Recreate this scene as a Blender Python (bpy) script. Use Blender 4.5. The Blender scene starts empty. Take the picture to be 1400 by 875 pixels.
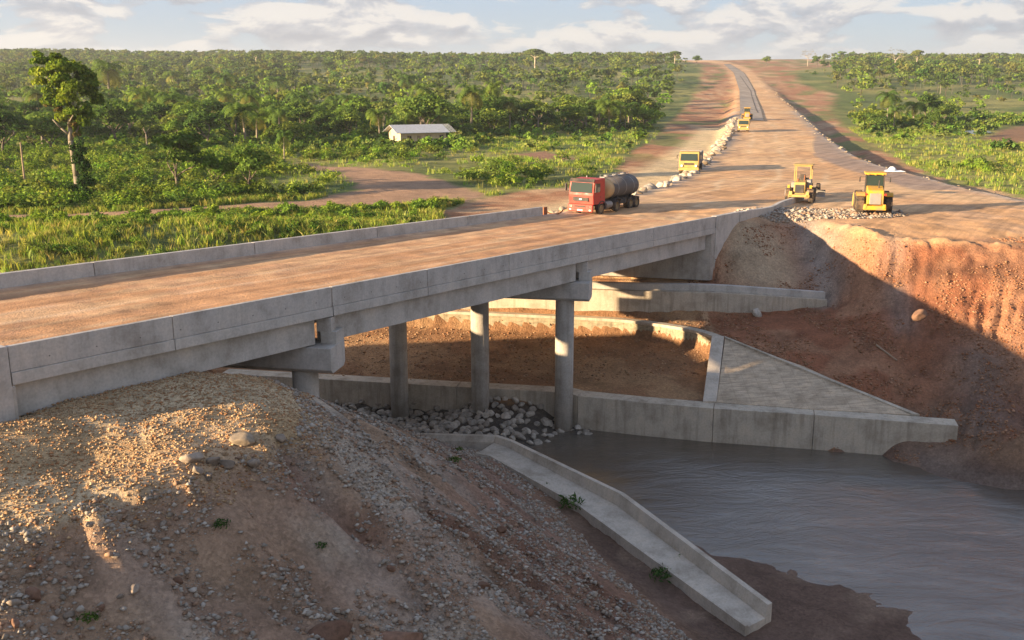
import bpy, math, random
import numpy as np
from math import sin, cos, pi, radians
random.seed(7); RS = np.random.RandomState(11)
SC = bpy.context.scene
COL = SC.collection

# ------------------------------------------------------------------ camera, sky, sun, exposure
CAMZ = 23.7; F = 1361.0; HZ = 115.0
PITCH = math.atan((437.5 - HZ) / F)
cam_d = bpy.data.cameras.new('camera'); cam = bpy.data.objects.new('camera', cam_d); COL.objects.link(cam)
cam_d.sensor_width = 36; cam_d.lens = 36 * F / 1400; cam_d.clip_start = 0.5; cam_d.clip_end = 20000
cam.location = (0, 0, CAMZ); cam.rotation_euler = (pi / 2 - PITCH, 0, 0)
SC.camera = cam
SUN_H, SUN_E = 65.0, 10.3          # heading the light travels to, elevation of the sun
sd_ = bpy.data.lights.new('sun', 'SUN'); sun = bpy.data.objects.new('sun', sd_); COL.objects.link(sun)
sd_.energy = 5.0; sd_.angle = radians(0.6); sd_.color = (1.0, 0.75, 0.46)
sun.rotation_euler = (radians(90 - SUN_E), 0, radians(-SUN_H))
sun.location = (-40, -10, 60)
SC.view_settings.view_transform = 'Standard'; SC.view_settings.look = 'None'
SC.view_settings.exposure = 1.92; SC.view_settings.gamma = 1.0; SC.view_settings.use_curve_mapping = False
SC.cycles.max_bounces = 5; SC.cycles.diffuse_bounces = 3; SC.cycles.glossy_bounces = 3
SC.cycles.transparent_max_bounces = 4; SC.cycles.volume_bounces = 0; SC.cycles.transmission_bounces = 2
SC.cycles.sample_clamp_indirect = 6.0
SC.cycles.use_denoising = True

world = bpy.data.worlds.new('World'); SC.world = world; world.use_nodes = True
def build_world():
    nt = world.node_tree; N = nt.nodes; L = nt.links; N.clear()
    out = N.new('ShaderNodeOutputWorld'); bg = N.new('ShaderNodeBackground')
    sky = N.new('ShaderNodeTexSky'); sky.sky_type = 'NISHITA'; sky.sun_disc = False
    sky.sun_elevation = radians(SUN_E); sky.sun_rotation = radians(SUN_H + 180); sky.air_density = 1.0; sky.dust_density = 1.0; sky.ozone_density = 2.0
    tc = N.new('ShaderNodeTexCoord'); sep = N.new('ShaderNodeSeparateXYZ'); L.new(tc.outputs['Generated'], sep.inputs[0])
    az = N.new('ShaderNodeMath'); az.operation = 'ARCTAN2'; L.new(sep.outputs['X'], az.inputs[0]); L.new(sep.outputs['Y'], az.inputs[1])
    def math_(op, a, b=None, v=None):
        m = N.new('ShaderNodeMath'); m.operation = op
        if a is not None: L.new(a, m.inputs[0])
        if b is not None: L.new(b, m.inputs[1])
        elif v is not None: m.inputs[1].default_value = v
        return m.outputs[0]
    el = math_('MAXIMUM', sep.outputs['Z'], v=0.0)
    def noise(sx, sz, scale, det, off, rough=0.55):
        c = N.new('ShaderNodeCombineXYZ')
        a = math_('MULTIPLY', az.outputs[0], v=sx); b = math_('MULTIPLY', el, v=sz)
        L.new(a, c.inputs[0]); L.new(b, c.inputs[1]); c.inputs[2].default_value = off
        n = N.new('ShaderNodeTexNoise'); n.inputs['Scale'].default_value = scale; n.inputs['Detail'].default_value = det; n.inputs['Roughness'].default_value = rough
        L.new(c.outputs[0], n.inputs['Vector']); return n.outputs['Fac']
    def ramp(inp, stops):
        r = N.new('ShaderNodeValToRGB'); L.new(inp, r.inputs[0]); e = r.color_ramp.elements
        e[0].position, e[0].color = stops[0][0], (*stops[0][1], 1); e[1].position, e[1].color = stops[-1][0], (*stops[-1][1], 1)
        for p, c in stops[1:-1]:
            q = e.new(p); q.color = (*c, 1)
        return r.outputs['Color']
    # cumulus mask and inner shading, in direction space (the clouds are at infinity)
    def density(lift, det):
        e2 = math_('ADD', el, v=lift)
        def nn(sx, sz, off, d_, rough=.55, dist=0.0):
            c = N.new('ShaderNodeCombineXYZ'); a = math_('MULTIPLY', az.outputs[0], v=sx); b = math_('MULTIPLY', e2, v=sz)
            L.new(a, c.inputs[0]); L.new(b, c.inputs[1]); c.inputs[2].default_value = off
            n = N.new('ShaderNodeTexNoise'); n.inputs['Scale'].default_value = 1.0; n.inputs['Detail'].default_value = d_; n.inputs['Roughness'].default_value = rough; n.inputs['Distortion'].default_value = dist
            L.new(c.outputs[0], n.inputs['Vector']); return n.outputs['Fac']
        big = nn(4.0, 17.0, 2.4, 3); mid = nn(14.0, 36.0, 7.7, det, .6, .35)
        return math_('ADD', math_('MULTIPLY', big, v=.5), math_('MULTIPLY', mid, v=.5))
    dn = density(0.0, 9); up_ = density(0.011, 6)
    mask = ramp(dn, [(0.44, (0, 0, 0)), (0.465, (.8, .8, .8)), (0.51, (1, 1, 1))])
    # lit tops where there is less cloud above, grey bases where there is more
    diff = math_('SUBTRACT', dn, up_)
    shade = ramp(math_('ADD', math_('MULTIPLY', diff, v=2.6), v=0.5), [(0.35, (0.56, 0.59, 0.66)), (0.50, (0.78, 0.79, 0.83)), (0.60, (1.12, 1.07, 1.01))])
    # keep the lowest few degrees thinner, as far clouds fade into haze
    sb = N.new('ShaderNodeMix'); sb.data_type = 'RGBA'; sb.blend_type = 'MULTIPLY'; sb.inputs[0].default_value = 1.0
    L.new(sky.outputs[0], sb.inputs['A']); sb.inputs['B'].default_value = (0.115, 0.115, 0.118, 1)
    elr = ramp(el, [(0.0, (0.41, 0.445, 0.49)), (0.05, (0.34, 0.41, 0.50)), (0.14, (0.28, 0.38, 0.56)), (0.5, (0.20, 0.31, 0.54))])
    base = N.new('ShaderNodeMix'); base.data_type = 'RGBA'; base.inputs[0].default_value = 0.8
    L.new(sb.outputs['Result'], base.inputs['A']); L.new(elr, base.inputs['B'])
    cl = N.new('ShaderNodeMix'); cl.data_type = 'RGBA'; cl.blend_type = 'MULTIPLY'; cl.inputs[0].default_value = 1.0
    L.new(shade, cl.inputs['A']); cl.inputs['B'].default_value = (0.50, 0.50, 0.50, 1)
    fade = ramp(el, [(0.020, (0.35, 0.35, 0.35)), (0.042, (0.95, 0.95, 0.95)), (0.3, (0.8, 0.8, 0.8)), (0.6, (0.35, 0.35, 0.35))])
    mm = N.new('ShaderNodeMix'); mm.data_type = 'RGBA'; mm.blend_type = 'MULTIPLY'; mm.inputs[0].default_value = 1.0
    L.new(mask, mm.inputs['A']); L.new(fade, mm.inputs['B'])
    mix = N.new('ShaderNodeMix'); mix.data_type = 'RGBA'
    L.new(mm.outputs['Result'], mix.inputs[0]); L.new(base.outputs['Result'], mix.inputs['A']); L.new(cl.outputs['Result'], mix.inputs['B'])
    L.new(mix.outputs['Result'], bg.inputs['Color']); bg.inputs['Strength'].default_value = 0.42
    L.new(bg.outputs[0], out.inputs[0])
build_world()

# ------------------------------------------------------------------ photo geometry: a pixel's ray met with a height or a distance
_c, _s = cos(PITCH), sin(PITCH)
def ray(px, py):
    x = (px - 700) / F; y = -(py - 437.5) / F
    return np.array([x, _c + y * _s, -_s + y * _c])
def G(px, py, z):
    r = ray(px, py); k = (z - CAMZ) / r[2]; return (r[0] * k, r[1] * k, z)
def AY(px, py, Y):
    r = ray(px, py); k = Y / r[1]; return (r[0] * k, Y, CAMZ + r[2] * k)
def GP(px, py, prof):
    r = ray(px, py); sl = -r[2] / r[1]
    Ys = np.concatenate([np.arange(40, 400, 1.0), np.arange(400, 2600, 5.0)])
    f = sl * Ys - prof(Ys)
    i = np.argmax(f > 0) if (f > 0).any() else len(Ys) - 1
    Y = Ys[i]
    return (r[0] / r[1] * Y, Y, CAMZ - float(prof(np.array([Y]))[0]))
def Dplain(Y): return np.interp(Y, [0, 350, 450, 600, 800, 1000, 1250, 1500, 1800, 2400, 4000], [14, 14, 13, 8.5, -3, -13, -25, -33, -33, -15, 20])
def Droad(Y): return np.interp(Y, [0, 88, 110, 135, 165, 230, 330, 450, 600, 800, 1000, 1250, 1500, 1800, 2400, 4000], [11.6, 11.75, 12.1, 12.4, 12.45, 12.3, 11.8, 10.6, 6.5, -4.5, -14.3, -26, -34, -34, -16, 20])

# ------------------------------------------------------------------ noise
def _h(xi, yi, seed):
    n = (xi.astype(np.int64) * 374761393 + yi.astype(np.int64) * 668265263 + seed * 2147483647 * 31) & 0xffffffff
    n = ((n ^ (n >> 13)) * 1274126177) & 0xffffffff
    return ((n ^ (n >> 16)) & 0xffff) / 65535.0
def vn(x, y, seed=0):
    xf = np.floor(x); yf = np.floor(y); u = x - xf; v = y - yf
    u = u * u * (3 - 2 * u); v = v * v * (3 - 2 * v)
    a = _h(xf, yf, seed); b = _h(xf + 1, yf, seed); c = _h(xf, yf + 1, seed); d = _h(xf + 1, yf + 1, seed)
    return a + (b - a) * u + (c - a) * v + (a - b - c + d) * u * v
def fbm(x, y, seed=0, o=4):
    s = 0; a = 0.5; t = 0
    for i in range(o):
        s = s + a * vn(x * 2 ** i + 17.3 * i, y * 2 ** i - 9.1 * i, seed + i); t += a; a *= 0.5
    return s / t
def sstep(a, b, x):
    t = np.clip((x - a) / (b - a), 0, 1); return t * t * (3 - 2 * t)

def seg_d2(x, y, ax, ay, bx, by):
    dx, dy = bx - ax, by - ay
    t = np.clip(((x - ax) * dx + (y - ay) * dy) / (dx * dx + dy * dy + 1e-9), 0, 1)
    return (x - ax - t * dx) ** 2 + (y - ay - t * dy) ** 2
def poly_sd(x, y, P):
    """signed distance, negative inside"""
    d = np.full(x.shape, 1e18); ins = np.zeros(x.shape, bool)
    n = len(P)
    for i in range(n):
        ax, ay = P[i][:2]; bx, by = P[(i + 1) % n][:2]
        d = np.minimum(d, seg_d2(x, y, ax, ay, bx, by))
        if ay != by:
            c = ((ay > y) != (by > y)) & (x < (bx - ax) * (y - ay) / (by - ay) + ax)
            ins ^= c
    d = np.sqrt(d); return np.where(ins, -d, d)
def line_d(x, y, P):
    d = np.full(x.shape, 1e18)
    for i in range(len(P) - 1): d = np.minimum(d, seg_d2(x, y, *P[i][:2], *P[i + 1][:2]))
    return np.sqrt(d)

# ------------------------------------------------------------------ bridge frame: t along, w across (0 at the near edge), h from the parapet top
P0 = np.array([-17.83, 34.0]); ZT0 = CAMZ - 9.026; U = np.array([0.5771, 0.8166]); V = np.array([0.8166, -0.5771])
def BP(t, w, h=0.0):
    p = P0 + t * U + w * V
    return (p[0], p[1], ZT0 - 0.0298 * t + h)
SK = (V[0] * 0.98 - V[1] * 0.19)
def BPs(t, w, h=0.0):
    """skewed station: points of equal t lie on a line of heading -79 (piers, abutments)"""
    # move along skew direction (-.982,.19) until across distance is w
    dx, dy = -0.982, 0.19
    k = w / (dx * V[0] + dy * V[1])
    p0 = P0 + t * U; p = p0 + k * np.array([dx, dy]); tt = (p - P0) @ U
    return (p[0], p[1], ZT0 - 0.0298 * tt + h)
DECKW = -15.3; T_A, T_B = -1.0, 60.8

# ------------------------------------------------------------------ plan shapes of the land
PL = [GP(*q, Droad) for q in ((745, 291), (790, 279), (850, 268), (900, 257), (928, 246), (953, 232), (972, 215), (988, 198), (999, 180), (1004, 162), (1006, 125), (999, 100), (986, 88))]
PR = [GP(*q, Droad) for q in ((1400, 275), (1364, 266), (1327, 261), (1264, 242), (1211, 230), (1166, 213), (1125, 186), (1110, 171), (1085, 148), (1060, 125), (1042, 110), (1026, 97), (1008, 88))]
EDGE = [(19.6, 87.2, 11.9), (24.0, 91.8, 11.7), G(1111, 305, 11.6), G(1156, 321, 11.3), G(1200, 333, 11.1), G(1226, 338, 10.9), G(1255, 341, 10.8), G(1330, 343, 10.8), G(1400, 345, 10.8), (50, 76, 10.8), (75, 74, 10.8)]
PLAT = [BP(57.5, 0.2)[:2]] + [BP(57.5, DECKW - .4)[:2]] + [p[:2] for p in PL] + [(240, 1900), (300, 4200), (420, 4200), (330, 1900)] + [p[:2] for p in PR[::-1]] + [(140, 118), (140, 72)] + [p[:2] for p in EDGE[::-1]]
VEG = [GP(*q, Dplain) for q in ((961, 90), (959, 113), (941, 143), (916, 168), (896, 191), (853, 216), (846, 236), (775, 256), (690, 264), (612, 284), (606, 300))]
VEGR = [GP(*q, Dplain) for q in ((1400, 270), (1377, 264), (1301, 249), (1241, 223), (1191, 198), (1150, 171), (1133, 151), (1142, 131), (1096, 118), (1082, 100), (1140, 92), (1150, 86))]
BARE = [p[:2] for p in VEG] + [(-4, 80), (20, 70), (160, 60), (160, 110)] + [p[:2] for p in VEGR] + [(600, 2300), (150, 2300)]
TRACK = [G(*q, 9.7)[:2] for q in ((-160, 296), (0, 293), (180, 291), (330, 281), (420, 275), (480, 262), (484, 248), (455, 236), (405, 228), (405, 221), (470, 227), (560, 237), (640, 256), (668, 268), (640, 276), (600, 274), (560, 280), (505, 286), (420, 289), (300, 293), (180, 301), (0, 307), (-160, 312))]
BARE2 = [G(*q, 9.7)[:2] for q in ((690, 213), (740, 208), (790, 216), (750, 221))]
BARE3 = [G(*q, 9.7)[:2] for q in ((1345, 192), (1365, 178), (1400, 172), (1480, 170), (1480, 196), (1400, 193))]
POND = [G(*q, 9.7)[:2] for q in ((1308, 183), (1325, 179), (1350, 180), (1356, 182), (1335, 185))]
CLEARL = [G(*q, 9.7)[:2] for q in ((620, 190), (760, 183), (880, 180), (850, 205), (845, 236), (780, 250), (700, 215), (640, 205))]

def generic(x, y):
    zp = CAMZ - Dplain(y)
    far = np.clip((y - 450) / 900, 0, 1)
    zp = zp + (fbm(x / 220, y / 260, 3, 3) - 0.5) * 16 * far + (fbm(x / 18, y / 18, 4, 3) - 0.5) * 0.9
    zp = zp + np.clip((np.abs(x - 150) - 500) / 900, 0, 1) * 10 * far
    zp = np.where((x > 400) & (y > 1100), zp, zp)
    sd = poly_sd(x, y, PLAT)
    zr = CAMZ - Droad(y)
    wide = np.clip((y - 400) / 500, 0, 1)
    out = zr - sd * 0.5
    near_road = np.where(sd < 0, zr, np.where(out > zp, out, zp))
    # drain along the right toe, worn track along the left one
    side = x - (PL[0][0] + (y - 90) * 0.23)
    ditch = np.exp(-((sd - 4.5) / 1.8) ** 2) * (side > 18) * (y > 100) * (y < 500) * 0.7
    blend = np.where(sd < 0, 1, np.exp(-np.maximum(sd, 0) / (14 + 60 * wide)))
    cut = zp + (zr - zp) * blend
    z = np.where(zp > zr, cut, near_road) - ditch
    # river valley to the left and right of the modelled reach
    c = np.where(x < 0, 61.0, 30.0); hw = np.where(x < 0, 6.0, 21.0)
    use = (x < -20) | (x > 45)
    val = np.maximum(-1.2, (np.abs(y - c) - hw) * 0.62 - 1)
    z = np.where(use & (y < 110), np.minimum(z, val), z)
    return z

def build_rbf():
    L = []
    def pl(pts, step=1.6):
        for a, b in zip(pts[:-1], pts[1:]):
            a = np.array(a, float); b = np.array(b, float); n = max(1, int(np.linalg.norm((b - a)[:2]) / step))
            for i in range(n): L.append(tuple(a + (b - a) * i / n))
        L.append(tuple(pts[-1]))
    # --- far bank
    pl([G(1212, 636, -0.1), G(1265, 652, -0.15), G(1346, 668, -0.15), G(1400, 674, -0.15), (44, 52, -.15), (55, 50, -.2)], 2)
    q = QF
    pl([(p[0], p[1] + 0.45, .45) for p in q[:3]], 2); pl([(p[0], p[1] + 0.45, -1.3) for p in q[4:-1]], 2)
    pl([(p[0], p[1] + 1.05, 2.25) for p in q], 1.2)
    pl([(p[0] + .1, p[1] - 2.5, -1.5) for p in q[4:-1]], 2.5)
    pl([(p[0] - .1, p[1] - 0.55, p[3]) for p in RING], 1.3)          # foot of the ring wall
    pl([(p[0], p[1] + 0.45, p[2] - 0.25) for p in RING], 1.3)
    pl([(-12, 82.2, 4.9), (-3, 81.8, 5.1), (8, 79.7, 5.2), (16, 78.9, 5.3), (21, 79.5, 5.35), (26, 80.0, 5.8)], 1.6)
    pl([(16.4, 73.2, 4.85), (20.5, 70.0, 3.95), (26.4, 63.6, 2.3)], 1.2)   # along the apron edge
    pl([(15.2, 71, 4.2), (14.6, 68.5, 3.2), (20, 66.5, 2.9)], 1.4)
    pl([(-3, 83.2, 6.9), (8, 81.1, 6.9), (16, 80.5, 6.9), (26, 81.2, 6.4)], 1.8)
    pl([BPs(59.6, 0.1, 0)[:2] + (7.2,), BPs(59.6, -7, 0)[:2] + (7.2,), BPs(59.6, -15, 0)[:2] + (7.3,)], 1.8)
    pl([BPs(60.9, -1, 0)[:2] + (11.9,), BPs(60.9, -7, 0)[:2] + (11.9,), BPs(60.9, -15, 0)[:2] + (11.8,)], 1.8)
    pl([BP(60.4, .35)[:2] + (7.5,), BP(62, .35)[:2] + (9.2,), BP(64, .35)[:2] + (11.0,), BP(65.8, .3)[:2] + (11.8,)], .7)
    pl([BP(61, -.6)[:2] + (12.0,), BP(66, -.6)[:2] + (11.95,)], 1.5)
    pl(EDGE, 1.4)
    pl([(19.5, 84.2, 9.6), (22.5, 86.0, 10.0), (24.5, 87.6, 9.8)], 1.6)
    pl([(21.5, 82.0, 7.4), (24.5, 84, 7.8), (26, 86, 8.6)], 1.6)
    pl([G(1034, 433, 5.4), G(1100, 435, 5.5), G(1150, 446, 5.5), G(1207, 457, 5.5), G(1280, 467, 5.4), G(1352, 477, 5.3), G(1400, 486, 5.2), (42, 64.5, 5.0), (60, 62, 5.0)], 1.5)
    pl([G(1000, 450, 5.1), G(1100, 448, 5.2), G(1150, 457, 5.25), G(1207, 466, 5.25), G(1280, 477, 5.1), G(1340, 487, 5.0)], 1.5)
    pl([(29, 70.3, 4.3), (30, 67, 3.4), (30.4, 64, 2.3)], 1.5)
    pl([(35, 66.5, 4.6), (36.5, 62.4, 3.5)], 1.8)
    pl([(44, 62, 4.2), (44, 57.6, 2.4)], 2)
    pl([(60, 58, 3.2), (60, 52, 0.8)], 3)
    for x_ in (26, 33, 42, 55): L.append((x_, 98, 11.5)); L.append((x_, 88 if x_ > 30 else 93, 11.4))
    for x_ in (10, 18): L.append((x_, 96, 11.85)); L.append((x_, 103, 11.7))
    pl([(2.6, 91, 11.8), (6, 95, 11.8), (10, 99, 11.8)], 2)
    # --- north side, mostly hidden behind the deck
    pl([(-52, 77, 9.5), (-40, 78, 9.6), (-28, 82, 9.6), (-18, 88, 9.7), (-9, 94, 9.9), (-3, 96, 10.4)], 3)
    pl([(-52, 66, 3), (-40, 67, 3), (-28, 69, 2), (-20, 73, 1), (-12, 79, 2.2)], 3)
    pl([(-52, 60, 11), (-36, 61, 11.2), (-25, 61.5, 11.2), (-20.5, 61.5, 8.0), (-17.5, 62.5, 2)], 1.6)  # unseen berm added to block low sun under the bridge
    pl([(-52, 50, 9.5), (-38, 50, 10.5), (-30, 52, 11), (-24, 55, 11)], 3)  # unseen bank raised too, keeping sun off the river wall
    # --- riprap shelf
    for x_, y_, z_ in ((-16, 66, .6), (-10, 66, .7), (-4, 66, .6), (1, 65.6, .6), (4.5, 66, .4), (-14, 62, .9), (-8, 62, .8), (-3, 63, .55), (1, 63.3, .3), (4.8, 64.3, .1), (6.2, 65.6, -.1), (6.3, 67.3, -.2), (-12, 69.3, .6), (-4, 68.2, .6), (3, 67.6, .4)): L.append((x_, y_, z_))
    pl([(7.4, 66, -.8), (7, 63, -.9), (4.2, 62.3, -.7), (2.6, 61.8, -.5)], 1.5)
    # --- mound
    pl([G(300, 511, 11.6), G(345, 517, 11.55), G(386, 530, 11.45), G(392, 560, 11.45), G(390, 586, 11.4), G(360, 599, 11.4), G(279, 624, 11.4), G(253, 660, 11.3), G(189, 671, 11.3), G(129, 700, 11.25), G(9, 714, 11.2), (-22, 21, 11.2), (-29, 10, 11.1), (-40, -6, 11.0)], 1.2)
    pl([(-8.6, 40.4, 10.7), (-7.3, 37.5, 10.7), (-7.0, 34.2, 10.6), (-8.0, 32.6, 10.6), (-9.4, 31.0, 10.6), (-10.6, 29.3, 10.5), (-12.0, 28.4, 10.5), (-13.6, 26.2, 10.4), (-21, 20.2, 10.4)], 1.1)
    pl([(-4.4, 38.5, 8.3), (-3.9, 34.0, 8.2), (-5.4, 30.4, 8.1), (-7.4, 27.2, 8.1), (-9.8, 24.2, 8.0), (-16.5, 17.6, 8.0)], 1.6)
    for p in ((-13.5, 36, 11.6), (-17, 33.5, 12.2), (-15.6, 36, 12.05), (-13.2, 40, 11.85), (-14.6, 38, 11.95), (-11.5, 41, 11.6), (-18, 29, 11.8), (-18.6, 32, 12.3), (-22, 27, 12.0), (-30, 18, 11.2), (-28, 30, 11.2), (-40, 10, 10.6), (-16.5, 38, 11.9), (-15, 41, 11.8), (-20, 32, 11.6), (-14, 31, 11.35)): L.append(p)
    pl([(-9.5, 45, 9.3), (-9, 50, 6.9), (-7, 55, 4.1), (-4.6, 57.6, 2.6)], 1.5)
    pl([(-15.5, 45.5, 9.6), (-15, 51, 6.2), (-14, 57, 2.6)], 2)
    pl([(-22, 45, 11.2), (-25, 48, 11.2), (-22, 52, 11.0)], 2.0)  # unseen bank under the deck, raised to stop slivers of sun
    # foot of the slope along the chute, then out of frame
    pl([(-4.4, 56.7, 2.6), (-1.4, 55.6, 2.3), (2.8, 50.0, 1.15), (5.8, 44.5, .65), (9.5, 39.4, .35), (12.5, 34, .6), (16, 27, .8), (20, 15, .8), (26, -5, .8)], 1.3)
    pl([(.9, 54.4, 1.4), (4.6, 49.8, 1.0), (11.2, 41.6, .6)], 1.2)
    pl([(-.5, 60.0, .6), (3.4, 56.8, .45), (8, 50, .4), (12.4, 43.5, .45), (14.5, 39, .55), (18, 32, .5)], 1.5)
    sh = [(-1, 61.6, .1), (1.5, 61.2, -.05)] + [G(*p, -.05) for p in ((965, 757), (1022, 765), (1079, 774), (1111, 790), (1184, 808), (1253, 834), (1247, 850), (1265, 875))] + [(21, 36, -.05), (25, 28, -.05), (30, 18, -.05), (38, -5, -.05)]
    pl(sh, 1.5)
    pl([(9, 60, -1.4), (16, 52, -1.6), (24, 47, -1.6), (32, 44, -1.6), (45, 35, -1.6), (52, 20, -1.6), (52, -5, -1.6)], 3)
    pl([G(1196, 632, -.9), G(1180, 640, -1.0), G(1150, 625, -1.1), G(1215, 655, -.9)], 1.2)
    pl([G(1255, 622, .45), G(1290, 605, 1.2), G(1312, 585, 1.9), G(1325, 565, 2.6)], 1.2)
    pl([G(1300, 630, .7), G(1340, 600, 1.9), G(1400, 590, 3.0)], 1.5)
    pl([(14.5, 51, -.6), (19, 45.5, -.6), (23, 41, -.6)], 3)
    # unseen approach bank on far half, near half cut low to let sun in
    pl([BP(-2, -8.5)[:2] + (13.6,), BP(-40, -8.5)[:2] + (14.4,)], 2.5)
    pl([BP(-2, -15)[:2] + (13.6,), BP(-40, -15)[:2] + (14.4,)], 2.5)
    pl([BP(-2.0, -3)[:2] + (11.2,), BP(-40, -3)[:2] + (11.2,)], 3)
    pl([BP(-.6, -6.5)[:2] + (11.2,), BP(.8, -12)[:2] + (11.0,)], 2)
    for px_ in (-58, 72):
        for y_ in range(-30, 105, 4): L.append((px_, y_, float(generic(np.array([px_ * 1.0]), np.array([y_ * 1.0]))[0])))
    for x_ in range(-54, 70, 4):
        L.append((x_, 104, float(generic(np.array([x_ * 1.0]), np.array([104.0]))[0])))
        L.append((x_, 101, float(generic(np.array([x_ * 1.0]), np.array([101.0]))[0])))
    A = np.array(L)
    # drop near duplicates
    keep = []
    for i, p in enumerate(A):
        if all((A[j, 0] - p[0]) ** 2 + (A[j, 1] - p[1]) ** 2 > 0.12 for j in keep[-200:]) and all((A[j, 0] - p[0]) ** 2 + (A[j, 1] - p[1]) ** 2 > 0.12 for j in keep): keep.append(i)
    A = A[keep]; n = len(A)
    D = np.sqrt((A[:, None, 0] - A[None, :, 0]) ** 2 + (A[:, None, 1] - A[None, :, 1]) ** 2)
    M = np.zeros((n + 1, n + 1)); M[:n, :n] = D + np.eye(n) * -0.02; M[:n, n] = 1; M[n, :n] = 1
    W = np.linalg.solve(M, np.append(A[:, 2], 0))
    return A, W
# river wall front line (x, y, top z): bends at two joints; ring wall line (x, y, top z, foot z)
QF = [(-22, 72.3), (-14.0, 70.8), (-4, 68.9), (4.0, 67.45), (4.6, 66.75), (9.2, 65.2), (13.6, 63.95), (20, 62.6), (28.6, 60.45)]
RING = [(-20, 83.6, 5.0, 3.6), (-12, 82.9, 5.05, 3.7), (-1.2, 80.9, 5.1, 3.75), (6.1, 79.4, 5.1, 3.6), (9.5, 78.4, 5.1, 3.5), (12.9, 76.3, 5.1, 3.6), (14.6, 74.6, 5.1, 3.7), (15.4, 73.0, 5.1, 3.9)]
GULLY = [[G(690, 732, 4.9), G(725, 752, 4.2), G(772, 790, 3.1), G(850, 850, 1.6)], [G(585, 760, 5.6), G(640, 800, 4.4), G(720, 872, 2.6)], [G(395, 700, 8.6), G(430, 745, 7.6), G(500, 830, 5.4)]]
_A, _W = build_rbf()
def rbf(x, y):
    sh = x.shape; x = x.ravel(); y = y.ravel(); o = np.empty(len(x))
    A = _A.astype(np.float32); W = _W
    for i in range(0, len(x), 20000):
        X = x[i:i + 20000, None].astype(np.float32); Y = y[i:i + 20000, None].astype(np.float32)
        o[i:i + 20000] = np.sqrt((X - A[:, 0]) ** 2 + (Y - A[:, 1]) ** 2).astype(np.float64) @ W[:-1] + W[-1]
    return o.reshape(sh)
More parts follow.
